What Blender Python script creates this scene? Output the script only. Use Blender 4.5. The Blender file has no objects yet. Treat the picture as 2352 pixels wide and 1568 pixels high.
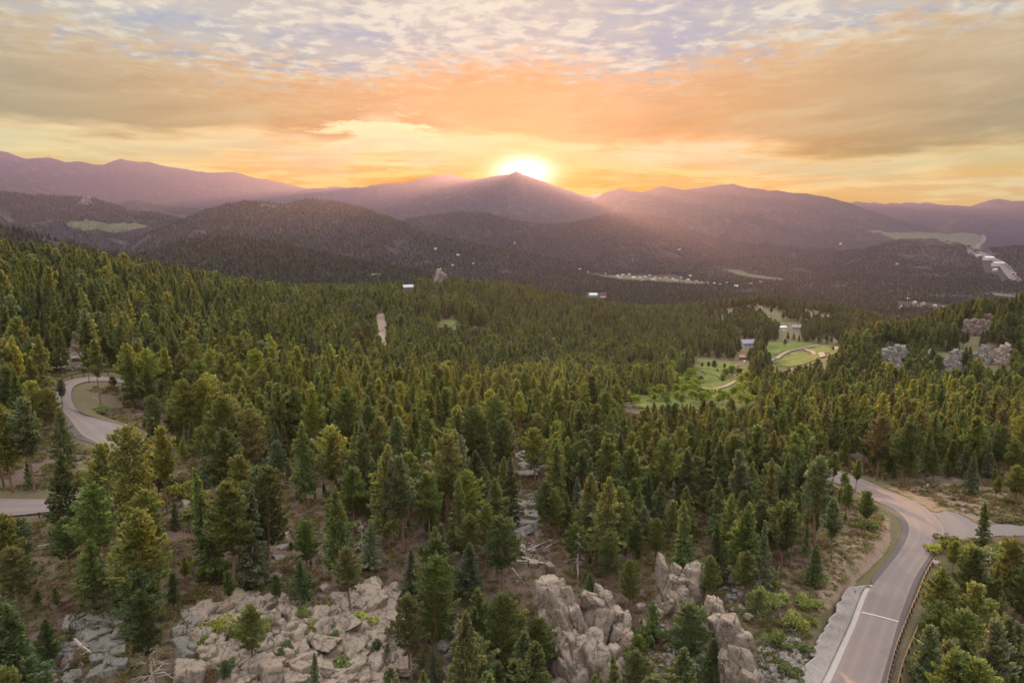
# Sunset over a forested mountain valley: every thing is mesh code, every material procedural.
import bpy, bmesh, math, random
import numpy as np
from mathutils import Vector, Matrix

random.seed(11)
rng = np.random.default_rng(11)
R = math.radians
scene = bpy.context.scene
COL = scene.collection

# ------------------------------------------------------------------ camera model
WD, HT, FL = 2352.0, 1568.0, 1568.0            # layout units of the picture, focal length 24 mm on 36 mm
PITCH = R(8.845)
CP, SP = math.cos(PITCH), math.sin(PITCH)

def pdir(u, v):
    """direction (unit depth along the optical axis) through picture point u, v; camera at the origin, y ahead, z up"""
    dx = (np.asarray(u, float) - WD / 2) / FL
    dy = -(np.asarray(v, float) - HT / 2) / FL
    return dx, CP + dy * SP, -SP + dy * CP

def project(x, y, z):
    d = y * CP - z * SP
    s = y * SP + z * CP
    d = np.where(np.abs(d) < 1e-6, 1e-6, d)
    return WD / 2 + FL * x / d, HT / 2 - FL * s / d, d

def azslope(u, v):
    a, b, c = pdir(u, v)
    return np.arctan2(a, b), c / np.hypot(a, b)

# ------------------------------------------------------------------ numpy noise
def _hash(ix, iy, seed):
    h = (ix.astype(np.int64) * 374761393 + iy.astype(np.int64) * 668265263 + seed * 1442695041) & 0xFFFFFFFF
    h = ((h ^ (h >> 13)) * 1274126177) & 0xFFFFFFFF
    return ((h ^ (h >> 16)) & 0xFFFF) / 65535.0

def vnoise(x, y, seed=0):
    xi, yi = np.floor(x), np.floor(y)
    fx, fy = x - xi, y - yi
    fx = fx * fx * fx * (fx * (fx * 6 - 15) + 10); fy = fy * fy * fy * (fy * (fy * 6 - 15) + 10)
    a = _hash(xi, yi, seed); b = _hash(xi + 1, yi, seed); c = _hash(xi, yi + 1, seed); d = _hash(xi + 1, yi + 1, seed)
    return a + (b - a) * fx + (c - a) * fy + (a - b - c + d) * fx * fy

def fbm(x, y, seed=0, oct=4, gain=.5):
    s, a, t = 0.0, 1.0, 0.0
    for k in range(oct):
        s = s + a * vnoise(x * 2 ** k + 17.3 * k, y * 2 ** k - 9.1 * k, seed + k)
        t += a; a *= gain
    return s / t

def ridged(x, y, seed=0, oct=4):
    s, a, t = 0.0, 1.0, 0.0
    for k in range(oct):
        n = 1 - np.abs(2 * vnoise(x * 2 ** k + 5.7 * k, y * 2 ** k + 3.3 * k, seed + k) - 1)
        s = s + a * n * n; t += a; a *= .5
    return s / t

def sstep(a, b, x):
    t = np.clip((x - a) / (b - a), 0, 1)
    return t * t * (3 - 2 * t)

def inpoly(u, v, poly):
    u = np.asarray(u, float); v = np.asarray(v, float)
    r = np.zeros(u.shape, bool)
    n = len(poly)
    for i in range(n):
        x1, y1 = poly[i]; x2, y2 = poly[(i + 1) % n]
        if y1 == y2: continue
        c = ((y1 > v) != (y2 > v)) & (u < (x2 - x1) * (v - y1) / (y2 - y1) + x1)
        r ^= c
    return r

# ------------------------------------------------------------------ near terrain: smooth surface through surveyed points (u, v, depth)
CPTS = [
 # straight road on the valley side
 (1965,1568,82),(2020,1480,94),(2025,1415,104),(2060,1330,115),(2110,1260,125),(2130,1200,136),(2080,1150,152),(1990,1110,172),(1925,1093,186),(1875,1078,198),
 (2250,1205,134),(2352,1220,131),(2200,1150,150),(2300,1130,157),(2150,1110,168),(2352,1080,178),
 # bank above the concrete slope
 (1898,1443,95.5),(1834,1568,78.5),(1925,1400,102),(1850,1400,98),(1800,1400,98),(1900,1300,113),(1985,1250,124),(2010,1190,138),(1760,1500,90),(1750,1300,113),(1850,1250,123),
 # slope falling away beyond the guard rail
 (2150,1420,104),(2250,1500,104),(2340,1300,120),(2200,1330,117),(2352,1500,106),(2130,1568,95),(2300,1568,99),
 # hairpin road on the other side
 (240,860,196),(180,864,192),(125,895,182),(160,940,168),(230,975,158),(300,1030,144),(350,1080,133),(330,1140,120),(200,1160,113),(50,1165,110),(-80,1170,110),
 (100,820,210),(30,800,215),(0,900,180),(60,1000,150),(100,1080,130),(60,1250,98),(250,1340,86),(60,1450,78),(250,1500,74),(60,1568,70),(400,1568,72),
 (420,1040,150),(500,1150,126),(700,1180,122),(450,1250,103),(620,1330,97),
 # rocky rim
 (700,1420,86),(600,1480,80),(700,1568,77),(850,1400,90),(900,1500,85),(950,1568,84),(1000,1300,105),(1000,1420,98),
 (1100,1568,94),(1250,1560,95),(1200,1420,104),(1176,1300,112),(1350,1420,104),(1450,1500,97),(1550,1400,106),(1500,1568,93),(1700,1400,101),(1650,1568,87),
 (1550,1280,128),(1400,1250,127),(1250,1150,142),(900,1150,128),(1100,1200,124),(1650,1150,158),(1500,1100,176),(1750,1100,183),
 # bench and the drop behind it
 (300,980,165),(420,900,205),(600,930,205),(600,1030,160),(800,1000,180),(1100,1000,185),(1100,960,222),(1350,1000,205),(1600,1000,230),(1800,1000,240),(2000,1000,250),(2200,1020,225),
 (1100,905,320),(1400,905,385),(850,900,270),(600,850,270),(300,800,255),(100,720,262),(0,690,270),
 (600,760,385),(300,720,320),(850,800,400),(1200,805,530),(1450,810,600),(1000,740,560),(1250,730,690),(1550,780,720),
 # crest of the wooded ridge
 (-60,612,340),(50,618,365),(180,634,400),(300,652,430),(450,676,465),(600,694,510),(750,694,610),(880,680,740),(1000,666,800),(1130,672,820),(1300,700,850),(1430,726,880),(1560,748,900),
 # valley floor with meadows
 (1640,860,500),(1650,890,450),(1830,800,680),(1750,830,600),(1900,790,740),(1800,765,780),(1650,790,720),
 # knoll
 (1740,700,1040),(1800,735,930),(1850,706,1060),(1950,728,1050),(2080,752,1060),(1640,720,1010),
 # wooded hill with cliffs
 (1800,945,330),(1950,940,320),(2100,940,315),(2300,950,310),(1720,880,420),(1850,850,415),(1950,830,415),(2050,800,430),(2100,860,385),(2200,850,395),(2200,790,440),(2300,800,425),(2300,735,475),(2400,715,480),(2450,850,390),
]
_far = []
for (u, v, r, z) in [(-100,0,900,-90),(300,0,900,-110),(700,0,900,-110),(1000,0,1150,-130),(1300,0,1200,-140),(1600,0,1250,-145),(1900,0,1350,-150),(2150,0,1300,-150),(2400,0,1000,-140),(2400,0,1400,-150),(-100,0,1400,-140),(600,0,1400,-150)]:
    a = (u - WD / 2) / FL
    a = math.atan(a)
    _far.append((r * math.sin(a), r * math.cos(a), z))
_c = np.array(CPTS, float)
_dx, _dy, _dz = pdir(_c[:, 0], _c[:, 1])
_pts = np.stack([_dx * _c[:, 2], _dy * _c[:, 2], _dz * _c[:, 2]], 1)
_pts = np.vstack([_pts, np.array(_far), np.array([(0, 0, -38), (0, 45, -45), (-60, 30, -38), (60, 30, -46), (-120, -40, -30), (120, -40, -46), (0, -120, -30)], float)])
_S = 0.01
def _kern(d2): return np.sqrt(d2 + (14 * _S) ** 2)
_P = _pts[:, :2] * _S
_A = _kern(((_P[:, None] - _P[None]) ** 2).sum(2)) + np.eye(len(_P)) * -.004
_B = np.hstack([np.ones((len(_P), 1)), _P])
_M = np.block([[_A, _B], [_B.T, np.zeros((3, 3))]])
_w = np.linalg.solve(_M, np.concatenate([_pts[:, 2], np.zeros(3)]))

def near_z(x, y):
    x = np.asarray(x, float); y = np.asarray(y, float)
    sh = x.shape
    q = np.stack([x.ravel(), y.ravel()], 1) * _S
    out = np.empty(len(q))
    for i in range(0, len(q), 20000):
        c = q[i:i + 20000]
        k = _kern(((c[:, None] - _P[None]) ** 2).sum(2))
        out[i:i + 20000] = k @ _w[:-3] + _w[-3] + c @ _w[-2:]
    return out.reshape(sh)

def near_hit(u, v):
    """where the ray through u, v first meets the smooth near terrain"""
    a, b, c = (float(q) for q in pdir(u, v))
    t = np.geomspace(45, 1500, 900)
    d = t * c - near_z(t * a, t * b)
    k = np.argmax(d < 0)
    if k == 0: k = len(t) - 1
    f = d[k - 1] / (d[k - 1] - d[k]) if d[k - 1] != d[k] else 0
    tt = t[k - 1] + (t[k] - t[k - 1]) * min(max(f, 0), 1)
    return np.array([tt * a, tt * b, tt * c])

def pathhits(pts): return np.array([near_hit(u, v) for u, v in pts])

def resample(p, n):
    p = np.asarray(p, float)
    # smooth Catmull-like subdivision, then even spacing
    for _ in range(2):
        q = [p[0]]
        for i in range(len(p) - 1):
            q += [p[i] * .75 + p[i + 1] * .25, p[i] * .25 + p[i + 1] * .75]
        q.append(p[-1]); p = np.array(q)
    s = np.concatenate([[0], np.cumsum(np.linalg.norm(np.diff(p, axis=0), axis=1))])
    t = np.linspace(0, s[-1], n)
    return np.stack([np.interp(t, s, p[:, k]) for k in range(p.shape[1])], 1)

# road edges, drawn in the picture, standing on the terrain
RS_L = [(1858,1640),(1904,1568),(1952,1454),(1976,1404),(1996,1342),(2031,1305),(2067,1266),(2086,1230),(2089,1206),(2075,1181),(2049,1162),(2010,1145),(1967,1123),(1934,1109),(1870,1086),(1820,1073)]
RS_R = [(2000,1640),(2028,1568),(2060,1454),(2074,1404),(2098,1342),(2121,1300),(2146,1262),(2166,1235),(2171,1216),(2157,1194),(2125,1166),(2085,1146),(2031,1124),(1981,1103),(1875,1071),(1822,1060)]
RH_O = [(330,876),(252,862.5),(225,859.5),(197,860.5),(158,866),(132,875),(119,889),(122,907),(141,935),(165,962),(186,990),(224,1008),(252,1027),(277,1052),(286,1075),(280,1098),(262,1115),(231,1127),(200,1136),(150,1142),(99,1145),(0,1146),(-120,1146)]
RH_I = [(330,889),(252,876.5),(225,877.5),(197,880),(179,886),(166,897),(162,912),(168,933),(179,950),(206,960),(240,972),(298,991),(330,1016),(350,1042),(357,1074),(352,1108),(325,1136),(282,1158),(218,1166),(176,1171),(115,1176),(0,1184),(-120,1186)]

def road_edges(l, r, n):
    L = resample(pathhits(l), n); Rr = resample(pathhits(r), n)
    zm = (L[:, 2] + Rr[:, 2]) / 2
    k = np.ones(9) / 9
    zs = np.convolve(np.pad(zm, 4, mode='edge'), k, 'valid')
    L[:, 2] = zs; Rr[:, 2] = zs
    return L, Rr
RSL, RSR = road_edges(RS_L, RS_R, 160)
RHL, RHR = road_edges(RH_O, RH_I, 200)
ROADP = np.vstack([RSL * .5 + RSR * .5, RHL * .5 + RHR * .5, RSL, RSR, RHL, RHR, RSL * .75 + RSR * .25, RSL * .25 + RSR * .75, RHL * .75 + RHR * .25, RHL * .25 + RHR * .75])

def road_near(x, y):
    """distance to the nearest road sample and that sample's height"""
    x = np.asarray(x, float).ravel(); y = np.asarray(y, float).ravel()
    d = np.full(len(x), 1e9); z = np.zeros(len(x))
    for i in range(0, len(x), 4000):
        q = (x[i:i + 4000, None] - ROADP[None, :, 0]) ** 2 + (y[i:i + 4000, None] - ROADP[None, :, 1]) ** 2
        k = q.argmin(1)
        d[i:i + 4000] = np.sqrt(q[np.arange(len(k)), k]); z[i:i + 4000] = ROADP[k, 2]
    return d, z

# ------------------------------------------------------------------ far hills and mountains: crest lines (u, v), range, base, front and back widths
LAYERS = [
 # pts, range, base, wf, wb, noise
 ([(-200,500),(0,523),(100,546),(200,572),(330,594),(450,640)], 1450, -190, 700, 600, .10),
 ([(250,610),(350,577),(420,556),(500,546),(560,549),(620,560),(700,577),(760,590),(880,610),(1000,630),(1100,660)], 2000, -190, 900, 900, .12),
 ([(230,600),(330,540),(380,520),(470,482),(520,467),(570,461),(620,466),(650,469),(700,458),(760,460),(830,475),(900,500),(960,526),(1020,547),(1150,572),(1300,600),(1420,640)], 3300, -200, 1500, 1200, .16),
 ([(-250,432),(0,440),(60,445),(130,449),(190,450),(215,454),(250,466),(300,480),(400,497),(520,540)], 4700, -200, 1700, 1500, .16),
 ([(230,480),(270,463),(300,459),(330,458),(400,470),(490,476),(560,500)], 6300, -200, 1500, 1500, .14),
 ([(-300,380),(0,402),(60,416),(170,446),(250,470),(330,500)], 8200, -200, 3000, 2500, .10),
 ([(-300,350),(-100,362),(0,342),(20,346),(60,362),(110,358),(150,369),(190,368),(235,375),(280,364),(330,372),(370,378),(450,393),(480,396),(540,395),(580,405),(650,421),(700,434),(800,470),(900,520)], 12300, -150, 4600, 2600, .10),
 ([(600,470),(700,428),(760,426),(840,428),(870,422),(930,421),(960,411),(1000,403),(1035,398),(1080,412),(1120,430),(1200,470)], 11300, -150, 3600, 3200, .10),
 ([(780,500),(860,471),(930,446),(1000,422),(1040,413),(1070,411),(1095,413),(1130,408),(1168,403),(1185,396),(1203,404),(1260,421),(1310,438),(1360,453),(1420,470),(1500,500)], 9500, -190, 4200, 3000, .12),
 ([(1330,470),(1370,453),(1395,440),(1425,431),(1450,438),(1480,441),(1520,427),(1545,431),(1570,435),(1620,430),(1650,425),(1685,421),(1720,432),(1780,437),(1850,443),(1900,451),(1950,464),(2000,481),(2060,501),(2150,527),(2250,560)], 8200, -195, 3800, 2800, .13),
 ([(1240,470),(1310,440),(1340,446),(1375,441),(1400,447),(1470,440),(1490,437),(1560,445),(1600,431),(1640,432),(1700,450)], 14000, -150, 3600, 1100, .08),
 ([(1900,480),(1970,463),(2050,466),(2100,462),(2170,467),(2230,471),(2270,457),(2290,454),(2320,458),(2380,462),(2600,470)], 13700, -150, 3600, 1300, .08),
 ([(1850,500),(1980,472),(2080,474),(2160,476),(2230,478),(2352,474),(2600,470)], 11500, -150, 3000, 2600, .08),
 ([(2100,530),(2180,505),(2240,498),(2300,507),(2360,522),(2600,530)], 9500, -190, 2600, 2400, .10),
 ([(880,520),(940,502),(1010,491),(1060,487),(1110,488),(1180,506),(1230,514),(1300,514),(1350,503),(1400,491),(1440,488),(1500,497),(1540,505),(1570,522),(1620,541),(1700,566),(1800,600)], 5200, -200, 1900, 1700, .20),
 ([(1540,640),(1600,612),(1660,598),(1740,590),(1800,593),(1850,606),(1900,627),(1960,660)], 3700, -200, 700, 800, .10),
 ([(1930,600),(2000,568),(2070,547),(2140,546),(2200,556),(2250,572),(2300,600)], 4700, -200, 1200, 1000, .10),
 ([(2180,600),(2260,572),(2330,566),(2450,560),(2600,560)], 4300, -200, 1100, 1000, .10),
]
_L = []
for pts, rr, base, wf, wb, ns in LAYERS:
    p = np.array(pts, float)
    az, sl = azslope(p[:, 0], p[:, 1])
    zc = sl * rr
    az = np.concatenate([[az[0] - .10], az, [az[-1] + .10]])
    zc = np.concatenate([[base - 120], zc, [base - 120]])
    _L.append((az, zc, rr, base, wf, wb, ns))

def full_z(az, r, x, y):
    """terrain height; az, r, x, y are flat arrays"""
    far_b = -188 + 14 * (fbm(x / 900, y / 900, 3, 3) - .5) * sstep(1000, 1800, r)
    z = far_b.copy()
    m = r < 1600
    zn = near_z(x[m], y[m])
    rm = r[m]
    am = np.abs(np.mod(az[m] + np.pi, 2 * np.pi) - np.pi)
    zn = np.where(am > .9, np.maximum(np.minimum(zn, -25), -150), zn)      # behind the viewer
    n_mid = (fbm(x[m] / 70, y[m] / 70, 21, 4) - .5) * 7 * sstep(260, 480, rm)
    n_nr = ((fbm(x[m] / 11, y[m] / 11, 31, 4) - .5) * 1.5 + (ridged(x[m] / 5, y[m] / 5, 35, 3) - .4) * .35) * sstep(520, 240, rm)
    rd = np.full(zn.shape, 99.0); rz = np.zeros(zn.shape)
    k = (rm < 330) & (am < .9)
    rd[k], rz[k] = road_near(x[m][k], y[m][k])
    off = sstep(2.0, 7.0, rd)
    zn = zn + (n_mid + n_nr) * off
    carve = 1 - sstep(1.6, 4.2, rd)
    zn = zn * (1 - carve) + (rz - .22) * carve
    wgt = sstep(1600, 1100, rm)
    z[m] = zn * wgt + z[m] * (1 - wgt)
    for i, (laz, lzc, rr, base, wf, wb, ns) in enumerate(_L):
        s = (r > rr - wf * 1.05) & (r < rr + wb * 1.05) & (az > laz[0]) & (az < laz[-1])
        if not s.any(): continue
        a = az[s]; q = r[s]
        zc = np.interp(a, laz, lzc)
        zc = zc + (fbm(a * rr / (rr * .012), q * 0 + i, 40 + i, 3) - .5) * rr * .0016
        r0 = rr * (1 + .05 * (vnoise(a * 7 + i, a * 0, 60 + i) - .5))
        t = np.where(q < r0, (r0 - q) / wf, (q - r0) / wb)
        t = np.clip(t, 0, 1)
        hgt = zc - base
        prof = (1 - t) ** 1.35
        lam = max(260., rr * .055)
        sp = ridged(a * rr / lam + i * 7, q / (lam * 2.6), 80 + i, 4) - .45
        fine = fbm(x[s] / (lam * .35), y[s] / (lam * .35), 90 + i, 4) - .5
        env = np.clip(4 * t * (1 - t), 0, 1) * np.clip(hgt / 60, 0, 1)
        zl = base + hgt * prof + np.abs(hgt) * ns * 1.5 * sp * env + np.abs(hgt) * ns * .5 * fine * env
        zl = zl - 60 * sstep(.9, 1, t)
        z[s] = np.maximum(z[s], zl)
    return z

# polar grid
A_IN = np.arange(-42.5, 42.501, .078)
A_OUT = np.arange(46, 314.1, 4.0)
AZ = np.radians(np.concatenate([A_IN, A_OUT]))
RG = np.concatenate([np.geomspace(26, 300, 235, endpoint=False), np.geomspace(300, 1250, 170, endpoint=False), np.geomspace(1250, 4300, 160, endpoint=False), np.geomspace(4300, 5600, 35, endpoint=False), np.geomspace(5600, 15200, 105)])
NA, NR = len(AZ), len(RG)
_gr, _ga = np.meshgrid(RG, AZ, indexing='ij')
_gaw = np.where(_ga > np.pi, _ga - 2 * np.pi, _ga)
GX, GY = _gr * np.sin(_ga), _gr * np.cos(_ga)
GZ = full_z(_gaw.ravel(), _gr.ravel(), GX.ravel(), GY.ravel()).reshape(NR, NA)
NAI = len(A_IN)
CUM = np.maximum.accumulate(GZ[:, :NAI] / RG[:, None], axis=0)
_azi = np.radians(A_IN); _lr = np.log(RG)

def gz(x, y, grid=None):
    """height of the built ground mesh at x, y (inside the viewing sector)"""
    g = GZ if grid is None else grid
    x = np.asarray(x, float); y = np.asarray(y, float)
    a = np.arctan2(x, y); lr = np.log(np.maximum(np.hypot(x, y), RG[0]))
    fa = np.clip((a - _azi[0]) / (_azi[1] - _azi[0]), 0, NAI - 1.001)
    ia = fa.astype(int); ta = fa - ia
    ir = np.clip(np.searchsorted(_lr, lr) - 1, 0, NR - 2)
    tr = np.clip((lr - _lr[ir]) / (_lr[ir + 1] - _lr[ir]), 0, 1)
    return (g[ir, ia] * (1 - ta) + g[ir, ia + 1] * ta) * (1 - tr) + (g[ir + 1, ia] * (1 - ta) + g[ir + 1, ia + 1] * ta) * tr

def hit(u, v, tmin=40, tmax=16000):
    a, b, c = (float(q) for q in pdir(u, v))
    t = np.geomspace(tmin, tmax, 4000)
    d = t * c - gz(t * a, t * b)
    k = int(np.argmax(d < 0))
    if k == 0: return None
    f = d[k - 1] / (d[k - 1] - d[k])
    tt = t[k - 1] + (t[k] - t[k - 1]) * f
    return Vector((tt * a, tt * b, tt * c))

def visible(x, y, z, h, margin=.004):
    a = np.arctan2(x, y); r = np.hypot(x, y)
    ia = np.clip(((a - _azi[0]) / (_azi[1] - _azi[0])).astype(int), 0, NAI - 1)
    ir = np.clip(np.searchsorted(RG, r * .985) - 1, 0, NR - 1)
    return (z + h) / r > CUM[ir, ia] - margin
# ------------------------------------------------------------------ node helpers
def lin(r, g, b):
    f = lambda c: (c / 255) / 12.92 if c / 255 <= .04045 else ((c / 255 + .055) / 1.055) ** 2.4
    return (f(r), f(g), f(b), 1)

class NT:
    def __init__(s, tree): s.t = tree; s.n = tree.nodes; s.l = tree.links
    def new(s, typ, **kw):
        n = s.n.new(typ)
        for k, v in kw.items(): setattr(n, k, v)
        return n
    def put(s, sock, v):
        if isinstance(v, bpy.types.NodeSocket): s.l.new(v, sock)
        elif v is not None:
            try: sock.default_value = v
            except Exception: sock.default_value = (v, v, v)
    def m(s, op, a, b=None, c=None, clamp=False):
        n = s.new('ShaderNodeMath', operation=op, use_clamp=clamp)
        s.put(n.inputs[0], a)
        if b is not None: s.put(n.inputs[1], b)
        if c is not None: s.put(n.inputs[2], c)
        return n.outputs[0]
    def mix(s, f, a, b, blend='MIX'):
        n = s.new('ShaderNodeMix', data_type='RGBA', blend_type=blend)
        s.put(n.inputs[0], f); s.put(n.inputs[6], a); s.put(n.inputs[7], b)
        return n.outputs[2]
    def noise(s, vec, scale, detail=4, rough=.5, dist=0, dim='3D'):
        n = s.new('ShaderNodeTexNoise', noise_dimensions=dim)
        s.put(n.inputs['Vector'], vec)
        n.inputs['Scale'].default_value = scale; n.inputs['Detail'].default_value = detail
        n.inputs['Roughness'].default_value = rough; n.inputs['Distortion'].default_value = dist
        return n.outputs[0]
    def voro(s, vec, scale, feature='F1', rand=1.0):
        n = s.new('ShaderNodeTexVoronoi', feature=feature)
        s.put(n.inputs['Vector'], vec); n.inputs['Scale'].default_value = scale; n.inputs['Randomness'].default_value = rand
        return n
    def ss(s, a, b, x, lo=0.0, hi=1.0):
        n = s.new('ShaderNodeMapRange', interpolation_type='SMOOTHSTEP')
        s.put(n.inputs[0], x); s.put(n.inputs[1], a); s.put(n.inputs[2], b); s.put(n.inputs[3], lo); s.put(n.inputs[4], hi)
        return n.outputs[0]
    def ramp(s, f, stops, interp='LINEAR'):
        n = s.new('ShaderNodeValToRGB'); cr = n.color_ramp; cr.interpolation = interp
        while len(cr.elements) < len(stops): cr.elements.new(.5)
        for e, (p, c) in zip(cr.elements, stops): e.position = p; e.color = c
        s.put(n.inputs[0], f)
        return n.outputs[0]
    def curve(s, f, pts):
        n = s.new('ShaderNodeFloatCurve'); c = n.mapping.curves[0]
        while len(c.points) < len(pts): c.points.new(.5, .5)
        for p, (x, y) in zip(c.points, pts): p.location = (x, y); p.handle_type = 'AUTO'
        n.mapping.update(); s.put(n.inputs[1], f)
        return n.outputs[0]
    def comb(s, x, y, z):
        n = s.new('ShaderNodeCombineXYZ')
        for i, v in enumerate((x, y, z)): s.put(n.inputs[i], v)
        return n.outputs[0]
    def sep(s, v):
        n = s.new('ShaderNodeSeparateXYZ'); s.put(n.inputs[0], v); return n.outputs

def material(name):
    m = bpy.data.materials.new(name); m.use_nodes = True
    nt = NT(m.node_tree); nt.n.clear()
    out = nt.new('ShaderNodeOutputMaterial')
    return m, nt, out

def surf(name, colour_fn, rough=.85, spec=.2, bump=None):
    """colour_fn(nt, pos) -> colour socket or tuple; bump -> (height socket fn, distance)"""
    m, nt, out = material(name)
    geo = nt.new('ShaderNodeNewGeometry')
    b = nt.new('ShaderNodeBsdfPrincipled')
    b.inputs['Roughness'].default_value = rough
    b.inputs['Specular IOR Level'].default_value = spec
    nt.put(b.inputs['Base Color'], colour_fn(nt, geo.outputs['Position']))
    if bump:
        bn = nt.new('ShaderNodeBump'); bn.inputs['Strength'].default_value = 1.0
        bn.inputs['Distance'].default_value = bump[1]
        nt.put(bn.inputs['Height'], bump[0](nt, geo.outputs['Position']))
        nt.l.new(bn.outputs[0], b.inputs['Normal'])
    nt.l.new(b.outputs[0], out.inputs[0])
    return m

# ------------------------------------------------------------------ materials
def c3(r, g, b): return (r, g, b, 1)

def col_ground(nt, P):
    n1 = nt.noise(P, .06, 5, .6); n2 = nt.noise(P, .6, 5, .65); n3 = nt.noise(P, 3.5, 4, .7)
    at = nt.new('ShaderNodeAttribute', attribute_name='cover').outputs['Fac']
    dirt = nt.mix(n3, c3(.055, .038, .031), c3(.135, .098, .082))
    litter = nt.mix(nt.ss(.4, .62, n2), dirt, c3(.085, .056, .044))
    grass = nt.mix(n3, c3(.05, .053, .022), c3(.11, .10, .042))
    g = nt.m('ADD', nt.ss(.48, .62, n1), nt.m('MULTIPLY', nt.ss(.5, .66, n2), .5), clamp=True)
    base = nt.mix(nt.m('MULTIPLY', g, .6), litter, grass)
    base = nt.mix(nt.m('MULTIPLY', at, nt.ss(.25, .6, n2)), base, grass)
    gravel = nt.mix(n3, c3(.125, .105, .10), c3(.2, .175, .165))
    return nt.mix(nt.m('MULTIPLY', nt.ss(.6, .7, nt.noise(P, .22, 4, .6)), .6), base, gravel)

def col_hills(nt, P):
    n1 = nt.noise(P, .004, 5, .6); n2 = nt.noise(P, .03, 5, .65); n3 = nt.noise(P, .2, 3, .7)
    soil = nt.mix(n3, c3(.013, .013, .011), c3(.030, .027, .021))
    soil = nt.mix(nt.ss(.56, .68, n2), soil, c3(.06, .054, .038))
    return nt.mix(nt.ss(.60, .70, n1), soil, c3(.06, .06, .032))

def col_mount(nt, P):
    n1 = nt.noise(P, .0016, 6, .6); n2 = nt.noise(P, .008, 5, .7); n3 = nt.noise(P, .05, 4, .75)
    wood = nt.mix(nt.ss(.35, .65, n3), c3(.012, .014, .010), c3(.042, .038, .028))
    bare = nt.mix(n3, c3(.06, .05, .04), c3(.13, .105, .088))
    k = nt.m('MULTIPLY', nt.m('MULTIPLY', nt.ss(.52, .62, n2), nt.ss(.45, .6, n1)), .55)
    return nt.mix(k, wood, bare)

def col_rock(nt, P):
    n1 = nt.noise(P, .35, 5, .6); n2 = nt.noise(P, 1.7, 6, .7); n3 = nt.noise(P, 7.0, 4, .75)
    c = nt.mix(n1, c3(.150, .117, .090), c3(.255, .205, .156))
    c = nt.mix(nt.ss(.50, .62, n2), c, c3(.105, .098, .090))
    c = nt.mix(nt.m('MULTIPLY', nt.ss(.56, .68, nt.noise(P, .9, 4, .6)), .5), c, c3(.25, .165, .105))
    c = nt.mix(nt.m('MULTIPLY', nt.ss(.56, .66, n3), .6), c, c3(.085, .08, .07))
    c = nt.mix(nt.m('MULTIPLY', nt.ss(.60, .70, nt.noise(P, 3.1, 5, .7)), .5), c, c3(.12, .125, .07))
    # soil, needles and dark lichen caught in the joints
    nn = nt.new('ShaderNodeTexNoise'); nt.l.new(P, nn.inputs['Vector']); nn.inputs['Scale'].default_value = .7; nn.inputs['Detail'].default_value = 4
    sc = nt.new('ShaderNodeVectorMath', operation='SCALE'); nt.l.new(nn.outputs[1], sc.inputs[0]); sc.inputs['Scale'].default_value = 1.6
    w = nt.new('ShaderNodeVectorMath', operation='ADD'); nt.l.new(P, w.inputs[0]); nt.l.new(sc.outputs[0], w.inputs[1])
    st_ = nt.new('ShaderNodeVectorMath', operation='MULTIPLY'); nt.l.new(w.outputs[0], st_.inputs[0]); st_.inputs[1].default_value = (1.0, .75, .42)
    e = nt.voro(st_.outputs[0], .42, 'DISTANCE_TO_EDGE').outputs[0]
    brk = nt.ss(.42, .56, nt.noise(P, .8, 3, .5))
    return nt.mix(nt.m('MULTIPLY', nt.m('MULTIPLY', nt.ss(.05, .012, e), .7), brk), c, c3(.055, .048, .038))

def col_asphalt(nt, P):
    n1 = nt.noise(P, .15, 4, .6); n2 = nt.noise(P, 9, 3, .7)
    c = nt.mix(n2, c3(.086, .067, .060), c3(.140, .111, .099))
    c = nt.mix(nt.m('MULTIPLY', nt.ss(.45, .65, n1), .4), c, c3(.086, .073, .077))
    ac = nt.new('ShaderNodeAttribute', attribute_name='across').outputs['Fac']
    wear = nt.noise(P, .4, 4, .6)
    tr = nt.m('ADD', nt.ss(.10, .03, nt.m('ABSOLUTE', nt.m('SUBTRACT', ac, .30))), nt.ss(.10, .03, nt.m('ABSOLUTE', nt.m('SUBTRACT', ac, .70))))
    c = nt.mix(nt.m('MULTIPLY', tr, nt.m('MULTIPLY', wear, .5)), c, c3(.155, .125, .113))
    ed = nt.m('ABSOLUTE', nt.m('SUBTRACT', ac, .5))
    c = nt.mix(nt.m('MULTIPLY', nt.ss(.40, .5, nt.m('ADD', ed, nt.m('MULTIPLY', nt.m('SUBTRACT', wear, .5), .14))), .65), c, nt.mix(n2, c3(.10, .08, .068), c3(.19, .155, .13)))
    pt = nt.voro(P, .11, 'F1'); 
    c = nt.mix(nt.m('MULTIPLY', nt.ss(.70, .75, nt.m('FRACT', nt.m('MULTIPLY', pt.outputs['Distance'], 1.0))), .25), c, c3(.07, .058, .056))
    e = nt.voro(P, .16, 'DISTANCE_TO_EDGE').outputs[0]
    return nt.mix(nt.m('MULTIPLY', nt.ss(.008, .003, e), .22), c, c3(.07, .06, .06))

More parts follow.
